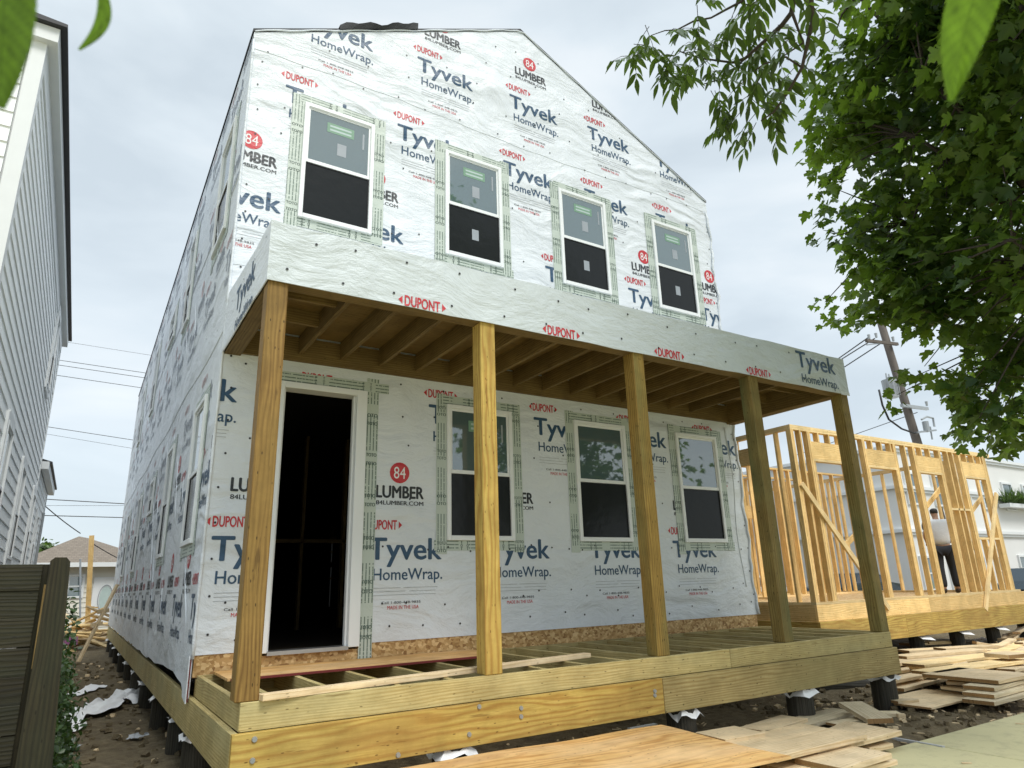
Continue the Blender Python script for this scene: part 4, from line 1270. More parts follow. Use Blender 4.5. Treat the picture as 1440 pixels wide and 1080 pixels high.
# tilted block
a, b, c_ = at(1200, 1009, 2, -.62), at(1213, 986, 2, -.60), at(1231, 991, 2, -.58)
o = MB().obox((a+c_)/2+Vector((0, 0, -.01)), Vector((.13, .22, .03)), Vector((.10, -.06, .0)), Vector((0, 0, .02)), 0, 1)
tag(o.build('wood_block', ['pile_grey', 'end_grain'], origin=(a+c_)/2), 'short pale block lying crosswise on the boards before the right piers', 'wood block')
o = MB().beam(at(1243, 1036, 2, -.74), at(1327, 1051, 2, -.72), .03, .02)
tag(o.build('pipe', 'ink_grey', origin=at(1290, 1044, 2, -.73)), 'thin pale strip lying on dirt at the sidewalk edge', 'strip')
a = at(885, 1026, 2, -.6); b = at(922, 1019, 2, -.6)
tag(MB().beam(a, b, .05, .02).build('strip', 'paper_white', origin=a), 'short white strip by the far edge of the orange plywood', 'strip')
# round log under porch
o = MB().tube([at(1130, 962, 1, 1.5), at(1222, 966, 1, 1.2)], .13, 14)
tag(o.build('log', 'pier_wood', origin=at(1170, 964, 1, 1.35)), 'dark round log lying under the porch between the two right piers', 'log')

Q_ = [
 ((1275, 923), (1388, 913), -.50, .25, .038, 'topmost long board at the far side of the right pile', 'pile_wood'),
 ((1259, 933), (1390, 920), -.54, .34, .038, 'wide board under the topmost far board of the right pile', 'pile_wood'),
 ((1258, 944), (1340, 932), -.60, .36, .038, 'board at the left end of the right pile nearest the porch corner', 'pile_wood'),
 ((1300, 935), (1445, 916), -.50, .30, .036, 'long pale board across the middle of the right pile', 'stud_pale'),
 ((1318, 946), (1450, 928), -.50, .32, .036, 'long pale board in front of the middle one in the right pile', 'stud_pale'),
 ((1404, 957), (1455, 947), -.50, .80, .038, 'wide short-ended board on top of the right stack with brown end', 'pile_wood'),
 ((1398, 967), (1455, 952), -.55, .30, .04, 'pale board on the edge stack at the right border, upper', 'pile_grey'),
 ((1398, 977), (1455, 962), -.595, .30, .04, 'pale board on the edge stack at the right border, middle', 'pile_grey'),
 ((1398, 987), (1455, 972), -.64, .30, .04, 'pale board on the edge stack at the right border, lower', 'pile_grey'),
 ((1310, 995), (1383, 977), -.70, .62, .022, 'large flat sheet offcut on the dirt right of the corner pier', 'pile_wood'),
 ((1263, 986), (1292, 983), -.67, .12, .03, 'small board end beside the corner pier on the sheet offcut', 'pile_wood'),
 ((1258, 957), (1304, 948), -.60, .2, .036, 'short board pointing at the porch corner', 'pile_wood'),
 ((1330, 958), (1400, 962), -.58, .28, .036, 'dark-edged board propped at the front of the right pile', 'pile_wood'),
 ((1322, 965), (1385, 973), -.63, .3, .03, 'lower dark-edged board at the front of the right pile', 'pile_wood'),
 ((1383, 918), (1418, 921), -.42, .4, .05, 'small board stub lying high on the right pile', 'pile_wood'),
 ((1330, 912), (1400, 908), -.50, .25, .036, 'board behind the stub below the framed house', 'pile_wood'),
]
for a, b, z, w, t, lb, mt in Q_: nb_board(a, b, z, w, t, lb, mt, group='boards of the pile between the houses')
for i in range(26):
    u_, v_ = random.uniform(1290, 1450), random.uniform(905, 962)
    p = at(u_, v_, 2, -.66)
    if p.y < .9 and v_ > 950: p.y += .4
    scrap(i, Vector((p.x, p.y, -.72+random.random()*.16)), random.uniform(.7, 2.2), random.choice((.14, .19, .24)), .038, random.gauss(0.05, .35), random.uniform(-.05, .05),
          random.choice(('pile_wood', 'pile_wood', 'stud_pale')), label='half-buried board inside the pile between the two houses', group='half-buried boards of the right pile', name='board')
for i, (u_, v_) in enumerate(((1313, 950), (1326, 946), (1291, 940))):
    p = at(u_, v_, 2, -.57)
    scrap(i, p, .28, .14, .04, .9-.5*i, .35, 'pile_wood', 'wood_block', ['small brown block tilted at the left of the right pile', 'darker block next to the tilted one on the right pile', 'little block at the far left of the right pile'][i], 'wood block')
for i in range(8):
    p = at(random.uniform(1395, 1450), random.uniform(888, 912), 2, -.60)
    scrap(i, p, random.uniform(.5, 1.4), .12, .04, random.uniform(-1.2, 1.2), random.uniform(-.3, .3), 'pile_wood', label='offcut scattered under the right end of the framed house', group='offcuts under the framed house')
film('plastic_sheet', [(1380, 892), (1400, 896), (1425, 893)], .5, 'white plastic lying under the girder of the framed house', z0=-.62, amp=.08, n=12, m_=6, mat='paper_white')

# ================================================================ UTILITY POLE, WIRES
YP = 12.0
pt, pm, pb = at(1240, 458, 1, YP), at(1300, 620, 1, YP), at(1325, 738, 1, YP)
dr_ = (pb-pt).normalized(); foot = pt+dr_*((GZ-pt.z)/dr_.z); top = pt-dr_*.6
pole = thing('utility_pole', 'leaning wooden utility pole with crossarms behind the framed house', 'utility pole', foot)
MB().tube([foot, top], [.24, .17], 12).build('shaft', 'pole_wood', pole, smooth=True)
def P12(u_, v_, dy=0): return at(u_, v_, 1, YP+dy)
MB().beam(P12(1218, 479, -.3), P12(1262, 484, -.3), .12, .14).build('crossarm', 'pole_wood', pole)
MB().beam(P12(1219, 485, -.3), P12(1245, 482, -.3), .05, .05).build('crossarm_brace', 'galv', pole)
MB().beam(P12(1268, 570, -.3), P12(1304, 575, -.3), .14, .14).build('crossarm', 'steel_grey', pole)
ins = MB()
for u_, v_ in ((1222, 474), (1232, 472), (1256, 477), (1303, 568)):
    c = P12(u_, v_, -.3); ins.tube([c-Vector((0, 0, .1)), c+Vector((0, 0, .12))], [.05, .07], 8)
ins.build('insulator', 'steel_grey', pole)
c = P12(1252, 547, -.45)
tf = MB().tube([c-Vector((0, 0, .42)), c+Vector((0, 0, .42))], [.30, .32], 16).tube([c+Vector((0, 0, .42)), c+Vector((0, 0, .5))], [.33, .05], 16)
for i in range(7):
    a = math.pi+i*.45
    tf.box((c.x+.36*math.cos(a)-.015, c.y+.36*math.sin(a)-.015, c.z-.32), (c.x+.36*math.cos(a)+.015, c.y+.36*math.sin(a)+.015, c.z+.3))
for dx in (-.12, .12): tf.tube([c+Vector((dx, 0, .45)), c+Vector((dx, 0, .75))], [.05, .03], 8)
tf.build('transformer', 'steel_grey', pole)
pts = [P12(1236, 548, -.4), P12(1241, 570, -.4), P12(1250, 590, -.4), P12(1268, 603, -.4), P12(1285, 609, -.4), P12(1297, 607, -.3)]
MB().tube(pts, .045, 6).build('cable_loop', 'wire_black', pole, smooth=True)
c = P12(1303, 596, -.5)
MB().tube([c-Vector((.1, 0, .4)), c+Vector((-.1, 0, .1))], .14, 10).tube([P12(1296, 590, -.5), P12(1303, 586, -.5), P12(1312, 588, -.5), P12(1314, 600, -.5)], .05, 6).beam(P12(1290, 608, -.5), P12(1316, 605, -.5), .08, .08).tube([P12(1311, 618, -.5), P12(1308, 600, -.5)], .04, 6).build('switch_bracket', 'galv', pole)

def wire(p, q, y0, y1, r, label, sag=.0, n=10):
    a, b = at(*p, 1, y0), at(*q, 1, y1)
    pts = [a.lerp(b, t)-Vector((0, 0, sag*4*t*(1-t))) for t in np.linspace(0, 1, n)]
    return tag(MB().tube(pts, r, 5).build('wire', 'wire_black', origin=a), label, 'wire', 'overhead wires')
LW = [((75, 478), (215, 500), 'topmost faint'), ((60, 503), (215, 526), 'second from top'), ((60, 510), (215, 533), 'third from top'), ((55, 524), (210, 547), 'fourth from top'),
      ((40, 596), (195, 620), 'fifth from top'), ((40, 606), (195, 632), 'sixth from top'), ((30, 700), (185, 709), 'bold upper one low down'), ((30, 711), (180, 711), 'faint one low down'), ((30, 724), (180, 728), 'lowest bold')]
for i, (p, q, lb) in enumerate(LW):
    # extend past both houses
    d_ = ((q[0]-p[0]), (q[1]-p[1]))
    P0 = (p[0]-d_[0]*.5, p[1]-d_[1]*.5); P1 = (q[0]+d_[0]*.6, q[1]+d_[1]*.6)
    wire(P0, P1, 44, 44, .026 if i in (6, 8) else .018 if i in (1, 2, 3, 4) else .010, lb+' wire crossing the sky between the two houses at left')
wire((40, 690), (113, 750), 17, 21, .015, 'slanting service wire from the sided house towards the tall post', .05)
wire((131, 765), (200, 800), 21, 24, .015, 'service wire running on from the tall post to the right', .05)
wire((1222, 474), (1100, 560), 11.7, 20, .03, 'upper wire running left from the utility pole crossarm')
wire((1230, 476), (1120, 545), 11.7, 20, .03, 'middle wire running left from the utility pole crossarm')
wire((1240, 482), (1120, 560), 11.7, 20, .03, 'lower wire running left from the utility pole crossarm')
wire((1290, 580), (1120, 640), 11.7, 24, .02, 'faint low wire running left from the utility pole')

# ================================================================ WHITE BUILDINGS BEHIND
def building(name, label, x0, x1, y0, y1, zt, rows, cols, bands, roof=None, wy=1.5, ww=.95, cat='building'):
    t = thing(name, label, cat, ((x0+x1)/2, y0, GZ))
    MB().box((x0, y0, GZ-.2), (x1, y1, zt)).build('wall', 'stucco_white', t)
    for z in bands:
        MB().box((x0-.15, y0-.18, z), (x1+.15, y0-.001, z+.14)).box((x0-.1, y0-.10, z-.12), (x1+.1, y0-.001, z-.001)).build('cornice', 'trim_white', t)
        MB().box((x0-.18, y0, z), (x0-.001, y1, z+.14)).build('cornice', 'trim_white', t)
    for z in rows:
        for i in range(cols):
            x = x0+(i+.5)*(x1-x0)/cols
            f = MB(); e = .09
            for lo, hi in (((x-ww/2-e, z-e), (x-ww/2, z+wy+e)), ((x+ww/2, z-e), (x+ww/2+e, z+wy+e)), ((x-ww/2, z+wy), (x+ww/2, z+wy+e)), ((x-ww/2, z-e), (x+ww/2, z)), ((x-ww/2, z+wy/2-.03), (x+ww/2, z+wy/2+.03))):
                f.box((lo[0], y0-.09, lo[1]), (hi[0], y0-.001, hi[1]))
            w_ = f.build('window', 'trim_white', t); MB().box((x-ww/2, y0-.03, z), (x+ww/2, y0-.012, z+wy)).build('pane', 'glass', w_)
    if roof:
        h = roof; e = .7; A = [(x0-e, y0-e), (x1+e, y0-e), (x1+e, y1+e), (x0-e, y1+e)]
        m_ = MB(); R1 = Vector((x0+(y1-y0)/2, (y0+y1)/2, zt+h)); R2 = Vector((max(x1-(y1-y0)/2, R1.x+.2), (y0+y1)/2, zt+h))
        a, b, c, d_ = [Vector((*p, zt-.02)) for p in A]
        for f in ([a, b, R2, R1], [b, c, R2], [c, d_, R1, R2], [d_, a, R1], [d_, c, b, a]): m_.face(f)
        m_.build('roof', 'shingles_grey', t)
    return t
building('white_building', 'white stucco building with cornice bands at the right edge behind the framed house', 29.5, 62, 11.8, 24, 6.2, (-.1, 3.6), 14, (2.3, 4.2, 6.0), wy=1.3)
building('white_house', 'white house with a grey hipped roof seen through the framed walls', 14.5, 26.5, 19, 28, 4.1, (.2, 2.4), 7, (2.0,), roof=1.9, wy=1.3)
building('white_apartment', 'long white two-storey block behind the left part of the timber frame', 27, 44, 27, 38, 5.6, (.2, 3.4), 9, (2.9, 5.3), roof=1.0)
tc = at(1428, 697, 1, 11.3)
pl = thing('planter', 'grassy green plants on the ledge of the white building at the right edge', 'plants', tc-Vector((0, 0, .5)))
MB().box((tc.x-1.1, 11.2, tc.z-.62), (tc.x+2.6, 11.7, tc.z-.42)).build('ledge', 'trim_white', pl)
n = 420
C = np.stack([rs.uniform(tc.x-.9, tc.x+2.4, n), rs.uniform(11.25, 11.6, n), np.full(n, tc.z-.42)], 1)
dv = rs.normal(size=(n, 3))*[.6, .6, .2]+[0, 0, .8]
leaf_cloud('foliage', 'far_leaf', C, rand_unit(n), dv, .55+.4*rs.rand(n), [(0, 0), (.5, .035), (1, 0), (.5, -.035)], pl)

bush('street_tree', 'small dark green tree between frame studs at far right', 'tree', 'ivy_leaf', [(22, 17, 1.2, 1, 1, 1.3), (22.6, 17, 2.2, .7, .8, .8)], 1800, .2, trunk=[((22.2, 17, GZ), (22.2, 17, 1.5), .1)])
bush('street_tree', 'round green tree seen through the left wall of the timber frame', 'tree', 'ivy_leaf', [(19.4, 17.6, 1.6, .9, .8, 1.2)], 1300, .2, trunk=[((19.4, 17.6, GZ), (19.4, 17.6, 1.5), .1)])

def car(x, y, yaw, paint, label, name='parked_car'):
    t = thing(name, label, 'car', (x, y, GZ)); Rm = Matrix.Rotation(yaw, 3, 'Z')
    def T3(p): return Rm @ Vector(p)+Vector((x, y, GZ))
    L_ = 4.5; prof = [(-2.25, .35), (-2.25, .75), (-2.1, .92), (-1.2, 1.0), (-.7, 1.42), (.75, 1.45), (1.35, 1.05), (2.15, .95), (2.25, .7), (2.25, .35)]
    b = MB()
    def wdt(z): return .86 if z < 1.02 else .86-(z-1.02)*.45
    n_ = len(prof)
    for i in range(n_-1):
        p, q = prof[i], prof[i+1]
        b.face([T3((p[0], -wdt(p[1]), p[1])), T3((p[0], wdt(p[1]), p[1])), T3((q[0], wdt(q[1]), q[1])), T3((q[0], -wdt(q[1]), q[1]))])
    for s_ in (-1, 1):
        b.face([T3((p[0], s_*wdt(p[1]), p[1])) for p in (prof if s_ > 0 else prof[::-1])])
    b.build('body', paint, t)
    for s_ in (-1, 1):
        g = MB().face([T3((a_, s_*(wdt(z_)+.006), z_)) for a_, z_ in ((-1.05, 1.04), (-.62, 1.36), (.68, 1.38), (1.12, 1.06))]); g.build('side_window', 'car_glass', t)
        for xx in (-1.4, 1.4):
            c = (xx, s_*.80, .33); w_ = MB().tube([T3((xx, s_*.72, .33)), T3((xx, s_*.90, .33))], .33, 20).build('wheel', 'rubber', t)
            MB().tube([T3((xx, s_*.88, .33)), T3((xx, s_*.915, .33))], .2, 14).build('rim', 'galv', w_)
    MB().face([T3((1.30, s*.72, 1.09)) for s in (-1, 1)]+[T3((.80, s*.62, 1.42)) for s in (1, -1)]).build('windscreen', 'car_glass', t)
    for s_ in (-1, 1): MB().obox(T3((2.24, s_*.62, .75)), Rm @ Vector((.03, 0, 0)), Rm @ Vector((0, .16, 0)), (0, 0, .07)).build('headlight', 'pipe_grey', t)
    return t
p = at(1452, 812, 2, GZ+.7)
pc = at(1440, 810, 1, 6.2)
car(pc.x+1.9, 6.4, .1, 'car_blue', 'dark blue car parked at the right edge beyond the timber frame')
car(20.5, 13.5, .15, 'car_white', 'white car seen low between the studs of the timber frame')
car(15.0, 14.0, .1, 'car_white', 'white car seen through the leftmost opening of the timber frame')
car(25.5, 12.2, .0, 'car_blue', 'dark car standing in front of the white building, behind the studs')

# ================================================================ PERSON
def skinned(name, mat, verts, edges, radii, parent, root=0, sub=2, smooth=True):
    me = bpy.data.meshes.new(name)
    org = Vector(parent.location); pq = parent.parent
    while pq: org += pq.location; pq = pq.parent
    me.from_pydata([tuple(Vector(v)-org) for v in verts], edges, [])
    o = bpy.data.objects.new(name, me); COL.objects.link(o); o.parent = parent
    me.materials.append(MATS[mat])
    sk = o.modifiers.new('skin', 'SKIN'); sk.use_smooth_shade = True
    for i, r in enumerate(radii):
        r = r if isinstance(r, tuple) else (r, r)
        me.skin_vertices[0].data[i].radius = r; me.skin_vertices[0].data[i].use_root = (i == root)
    sb = o.modifiers.new('sub', 'SUBSURF'); sb.levels = sb.render_levels = sub
    return o

PO = at(1338, 832, 1, 3.0); PO.z = FZ
person = thing('person', 'person in a white t-shirt and dark trousers standing in the timber frame with back turned', 'person', PO)
fx = Vector((.82, .57, 0))        # facing: away and to the right
sx = Vector((.57, -.82, 0))       # body's right
def pp_(f, s, z): return PO+fx*f+sx*s+Vector((0, 0, z))
Vb = [pp_(0, 0, .95), pp_(.02, 0, 1.15), pp_(.07, 0, 1.36), pp_(.10, 0, 1.47), pp_(.13, 0, 1.55), pp_(.17, 0, 1.64), pp_(.19, 0, 1.72)]
Eb = [(0, 1), (1, 2), (2, 3), (3, 4), (4, 5), (5, 6)]
Rb = [(.11, .10), (.10, .08), (.10, .08), (.06, .06), (.055, .055), (.082, .092), (.064, .07)]
def chain(start, pts, rad):
    prev = start
    for p, r in zip(pts, rad): Vb.append(p); Rb.append(r); Eb.append((prev, len(Vb)-1)); prev = len(Vb)-1
    return prev
hands = []
for s in (-1, 1):
    chain(0, [pp_(.0, s*.10, .88), pp_(.06 if s > 0 else -.05, s*.13, .50), pp_(0 if s > 0 else -.14, s*.13, .09), pp_(.08 if s > 0 else -.06, s*.14, .04), pp_(.17 if s > 0 else .03, s*.15, .03)],
          [.095, .068, .045, .04, .032])
    e = chain(2, [pp_(.08, s*.19, 1.42), pp_(.16, s*.25, 1.15), pp_(.38, s*.20, 1.02), pp_(.45, s*.18, 1.01)], [.06, .045, .034, .028])
    hands.append((s, Vb[e]))
skinned('body', 'skin', Vb, Eb, Rb, person)
# shirt
Vs = [pp_(0, 0, .92), pp_(.02, 0, 1.12), pp_(.07, 0, 1.36), pp_(.10, 0, 1.475)]; Es = [(0, 1), (1, 2), (2, 3)]; Rs_ = [(.20, .16), (.185, .15), (.20, .15), (.09, .09)]
for s in (-1, 1):
    i0 = len(Vs); Vs += [pp_(.08, s*.19, 1.425), pp_(.12, s*.225, 1.27)]; Rs_ += [.095, .09]; Es += [(2, i0), (i0, i0+1)]
skinned('t_shirt', 'shirt', Vs, Es, Rs_, person)
Vt = [pp_(0, 0, .93)]; Et = []; Rt = [(.16, .135)]
for s in (-1, 1):
    prev = 0
    for p, r in zip([pp_(.0, s*.10, .86), pp_(.06 if s > 0 else -.05, s*.13, .50), pp_(0 if s > 0 else -.14, s*.13, .10)], (.118, .09, .075)):
        Vt.append(p); Rt.append(r); Et.append((prev, len(Vt)-1)); prev = len(Vt)-1
skinned('trousers', 'trousers', Vt, Et, Rt, person)
skinned('hair', 'hair', [pp_(.15, 0, 1.60), pp_(.155, 0, 1.66), pp_(.18, 0, 1.735)], [(0, 1), (1, 2)], [(.075, .08), (.088, .095), (.075, .08)], person)
for s in (-1, 1):
    b0 = pp_(0 if s > 0 else -.14, s*.13, .10)
    skinned('boot', 'boots', [b0, b0+Vector((0, 0, -.055)), b0+fx*.10+Vector((0, 0, -.062)), b0+fx*.20+Vector((0, 0, -.068))], [(0, 1), (1, 2), (2, 3)], [.06, .05, .048, .035], person, sub=1)
for s, hp in hands:
    V_ = [hp, hp+fx*.045+Vector((0, 0, -.01))]; E_ = [(0, 1)]; R_ = [(.03, .018), (.036, .018)]
    for k_ in range(4):
        a = hp+fx*.075+sx*(k_-1.5)*.019; i0 = len(V_); l = (.030, .036, .033, .026)[k_]
        V_ += [a, a+fx*l*.7+Vector((0, 0, -l*.5)), a+fx*l*.6+Vector((0, 0, -l*1.4))]; R_ += [.010, .009, .008]; E_ += [(1, i0), (i0, i0+1), (i0+1, i0+2)]
    i0 = len(V_); V_ += [hp+fx*.03-sx*s*.038+Vector((0, 0, -.01)), hp+fx*.06-sx*s*.05+Vector((0, 0, -.02))]; R_ += [.011, .009]; E_ += [(0, i0), (i0, i0+1)]
    skinned('hand', 'skin', V_, E_, R_, person, sub=1)
# things the person works on: a saw horse with a saw
ho = at(1356, 770, 1, 3.9)
t = thing('work_tool', 'dark power tool on a stand in front of the person', 'tool', (ho.x, 3.9, FZ))
MB().box((ho.x-.28, 3.75, FZ+.72), (ho.x+.25, 4.05, FZ+.80)).build('bench_top', 'black_trim', t)
MB().tube([(ho.x-.05, 3.8, FZ+.95), (ho.x-.05, 3.95, FZ+.95)], .16, 18).box((ho.x-.02, 3.80, FZ+.9), (ho.x+.24, 3.98, FZ+1.12)).build('saw', 'rubber', t, bevel=.01)
for dx in (-.24, .2):
    for dy in (3.78, 4.0): MB().beam((ho.x+dx, dy, FZ+.72), (ho.x+dx*1.4, dy, FZ), .05, .05, upv=(0, 1, 0)).build('leg', 'black_trim', t)

# ================================================================ TREES
def poly_in(pt, poly):
    x, y = pt; c = False; j = len(poly)-1
    for i in range(len(poly)):
        if (poly[i][1] > y) != (poly[j][1] > y) and x < (poly[j][0]-poly[i][0])*(y-poly[i][1])/(poly[j][1]-poly[i][1])+poly[i][0]: c = not c
        j = i
    return c


tb = Vector((7.9, -3.3, GZ))
maple = thing('maple_tree', 'big dense maple tree filling the upper right', 'tree', tb)
outl = [(1200, -40), (1190, 60), (1178, 140), (1168, 190), (1180, 250), (1180, 300), (1210, 345), (1225, 385), (1185, 415), (1200, 425), (1265, 425), (1300, 445), (1325, 480), (1335, 530), (1360, 560), (1380, 595), (1420, 612), (1460, 620),
        (1600, 620), (1750, 500), (1800, 100), (1700, -500), (1400, -700), (1260, -400), (1210, -150)]
cent = []
tries = 0
while len(cent) < 560 and tries < 30000:
    tries += 1
    u_, v_ = random.uniform(1130, 1800), random.uniform(-700, 645)
    if u_ > 1480 or v_ < -60:
        if random.random() < .62: continue
    if not poly_in((u_, v_), outl): continue
    e = min(1, (u_-1130)/330)
    cent.append(atd(u_, v_, random.uniform(8.2-1.6*e, 8.8+1.8*e)))
# the dropping sprays at the lower edge
for u_, v_ in ((1262, 555), (1285, 530), (1300, 515), (1160, 425), (1150, 262), (1150, 175), (1165, 335), (1360, 605), (1385, 620), (1340, 575), (1200, 445), (1250, 440), (1240, 447), (1170, 60), (1330, 545)):
    cent.append(atd(u_, v_, 8.2))
trk = MB()
mid = Vector((7.3, -2.6, 2.6)); fork = Vector((7.6, -2.9, 1.4))
trk.tube([tb-Vector((0, 0, .2)), tb+Vector((0, 0, .5)), fork, mid], [.30, .24, .2, .15], 12)
trk.build('trunk', 'bark', maple, smooth=True)
limbs = []
lm = MB()
for i in range(22):
    tgt = random.choice(cent); st = fork.lerp(mid, random.random())
    c1 = st.lerp(tgt, .35)+Vector((0, 0, .35)); c2 = st.lerp(tgt, .7)+Vector((0, 0, .25))
    pts = [st, c1, c2, tgt]; lm.tube(pts, [.085, .055, .03, .012], 7); limbs += [(c1, .03), (st.lerp(c1, .6), .04), (c2, .02), ((c1+c2)/2, .025), ((c2+tgt)/2, .015), (tgt, .01)]
for c in cent:
    b_, r_ = min(limbs, key=lambda q: (q[0]-c).length)
    lm.tube([b_, (b_+c)/2+Vector((random.uniform(-.05, .05), random.uniform(-.05, .05), .06)), c], [.012, .009, .004], 4, cap=False)
lm.build('branches', 'bark', maple, smooth=True)
CC = np.array([tuple(c) for c in cent]); per = 50
n = len(CC)*per; cc = np.repeat(CC, per, 0)
off = rs.normal(size=(n, 3))*[.20, .20, .13]
# drooping tips: leaves hang below their twig
C = cc+off; hd = off*[1, 1, 0]; hd = hd+rs.normal(size=(n, 3))*[.12, .12, 0]
dirs = hd/np.linalg.norm(hd, axis=1, keepdims=True)+np.stack([np.zeros(n), np.zeros(n), -.25-.6*rs.rand(n)], 1)
nrm = rs.normal(size=(n, 3))*.45+[0, 0, 1]
sil = [(1150, -60), (1142, 30), (1128, 100), (1135, 150), (1118, 180), (1130, 215), (1140, 262), (1128, 270), (1140, 330), (1175, 350), (1180, 380), (1132, 425), (1128, 440), (1175, 458), (1195, 468), (1240, 452), (1262, 460), (1290, 478), (1286, 496), (1262, 520), (1240, 545), (1246, 565), (1236, 580), (1250, 584), (1275, 570), (1285, 548), (1300, 530), (1312, 542), (1336, 560), (1350, 590), (1335, 612), (1345, 636), (1375, 625), (1400, 655), (1450, 640), (1700, 650), (1900, 300), (1800, -800), (1150, -800)]
keep_ = []
for i in range(n):
    p = Vector(C[i]); d = p-CAM; zf = d.dot(fw)
    u_, v_ = 720+F*d.dot(rt)/zf, 540-F*d.dot(up)/zf
    j_ = 9
    ok = poly_in((u_+random.uniform(-j_, j_), v_+random.uniform(-j_, j_)), sil) and not (u_ < 1292 and v_ > 470 and not poly_in((u_, v_), sil))
    if noise.noise(p*2.1) < -.15 or noise.noise(p*4.7+Vector((9, 3, 1))) < -.36: ok = False
    keep_.append(ok)
keep_ = np.array(keep_); C = C[keep_]; dirs = dirs[keep_]; nrm = nrm[keep_]; n = len(C)
leaf_cloud('foliage', 'maple_leaf', C, nrm, dirs, .075+.085*rs.rand(n), MAPLE, maple, tv=np.clip(np.array([.45+.9*noise.noise(Vector(p)*1.3) for p in C])+.5*(rs.rand(n)-.5)+.5*(rs.rand(n) > .93), 0, 1.3))

at_b = Vector((2.9, -7.3, GZ))
ash = thing('ash_tree', 'near tree whose thin branches with slender hanging leaflets reach in from the top', 'tree', at_b)
br = MB()
sp_ = [at_b-Vector((0, 0, .2)), Vector((2.8, -7.2, 1.0)), Vector((2.6, -6.6, 2.7)), Vector((2.3, -5.4, 3.9)), Vector((1.9, -4.2, 4.1)), atd(1140, -110, 3.9)]
br.tube(sp_, [.17, .14, .10, .06, .035, .02], 10)
br.build('trunk', 'bark', ash, smooth=True)
tw = MB()
D0 = 3.8
def pxl(L_, d0=D0, d1=None): return [atd(u_, v_, d0+((d1 or d0)-d0)*i/max(1, len(L_)-1)) for i, (u_, v_) in enumerate(L_)]
tw.tube(pxl([(1140, -110), (1120, -20), (1113, 18), (1100, 35), (1075, 58), (1048, 82), (1030, 88), (985, 82), (955, 72)]), [.018, .014, .012, .011, .009, .008, .006, .004, .003], 7)
tw.tube(pxl([(1150, -110), (1141, 0), (1143, 28), (1128, 95), (1108, 130), (1088, 158), (1070, 170)], 3.7), [.018, .011, .01, .008, .007, .005, .003], 7)
tw.tube(pxl([(1135, -80), (1060, -20), (1043, 2), (1020, 14), (1000, 25), (975, 30), (952, 42), (935, 43), (915, 50)], 3.8), [.016, .008, .007, .006, .005, .005, .004, .003, .002], 6)
tw.tube(pxl([(1113, 15), (1122, 40), (1130, 60), (1100, 80)], 3.7), [.008, .006, .005, .003], 6)
tw.tube(pxl([(1048, 82), (1030, 100), (1012, 112), (990, 118)], 3.8), [.006, .005, .004, .003], 6)
tw.tube(pxl([(1128, 95), (1105, 80), (1075, 90), (1060, 100)], 3.75), [.006, .005, .004, .003], 6)
# twig over the camera for the nearest leaves
nl = [sp_[3], Vector((1.2, -5.2, 2.6)), Vector((-.2, -4.6, 1.8)), Vector((-.6, -4.25, 1.42)), Vector((-.95, -4.15, 1.30)), Vector((-1.3, -4.2, 1.2))]
tw.tube(nl, [.02, .012, .008, .005, .004, .003], 7)
cl_ = [(905, 52), (895, 85), (915, 70), (925, 95), (945, 60), (960, 85), (965, 50), (985, 75), (930, 110), (975, 95), (995, 92), (1010, 118), (1000, 135), (1030, 100), (1045, 28), (1062, 8), (1040, 52), (1062, 45), (1085, 12), (1055, 95), (1062, 118), (1078, 108), (1085, 60), (1098, 48), (1030, 25),
       (1042, 165), (1058, 152), (1072, 162), (1088, 165), (1025, 180), (1066, 180), (1012, 115), (1100, 100), (950, 118), (940, 88), (1010, 70), (1118, 70), (1085, 130), (1060, 140), (985, 8), (1012, -5), (1100, -5), (1128, 5), (1080, -25), (1045, -20), (1105, 140), (1120, 110), (890, 70), (1075, 80), (1048, 118)]
LC, LD, LN, LS = [], [], [], []
for (u_, v_) in cl_:
    for r in range(2 if random.random() < .85 else 1):
        o_ = atd(u_+random.uniform(-9, 9), v_-10+random.uniform(-9, 9), random.uniform(3.6, 4.0))
        az = random.uniform(0, 6.28); L_ = random.uniform(.10, .17); droop = random.uniform(.2, .9)
        d_ = Vector((math.cos(az), math.sin(az), -droop)).normalized()
        e_ = o_+d_*L_; e_.z -= .03
        tw.tube([o_, (o_+e_)/2+Vector((0, 0, .012)), e_], [.0018, .0014, .001], 4, cap=False)
        side_ = d_.cross(Vector((0, 0, 1))).normalized()
        for k_ in range(1, 4):
            b_ = o_+(e_-o_)*(k_/3.6)
            for s in (-1, 1):
                LC.append(b_); LD.append(d_*.55+side_*s*.75+Vector((0, 0, -.25-.7*random.random()))); LN.append(Vector((random.uniform(-.4, .4), random.uniform(-.4, .4), 1))); LS.append(random.uniform(.06, .10))
        LC.append(e_); LD.append(d_+Vector((0, 0, -.5))); LN.append(Vector((0, .2, 1))); LS.append(random.uniform(.08, .11))
leaf_cloud('foliage', 'ash_leaf', np.array([tuple(x) for x in LC]), np.array([tuple(x) for x in LN]), np.array([tuple(x) for x in LD]), np.array(LS), ASH, ash, fold=.25)


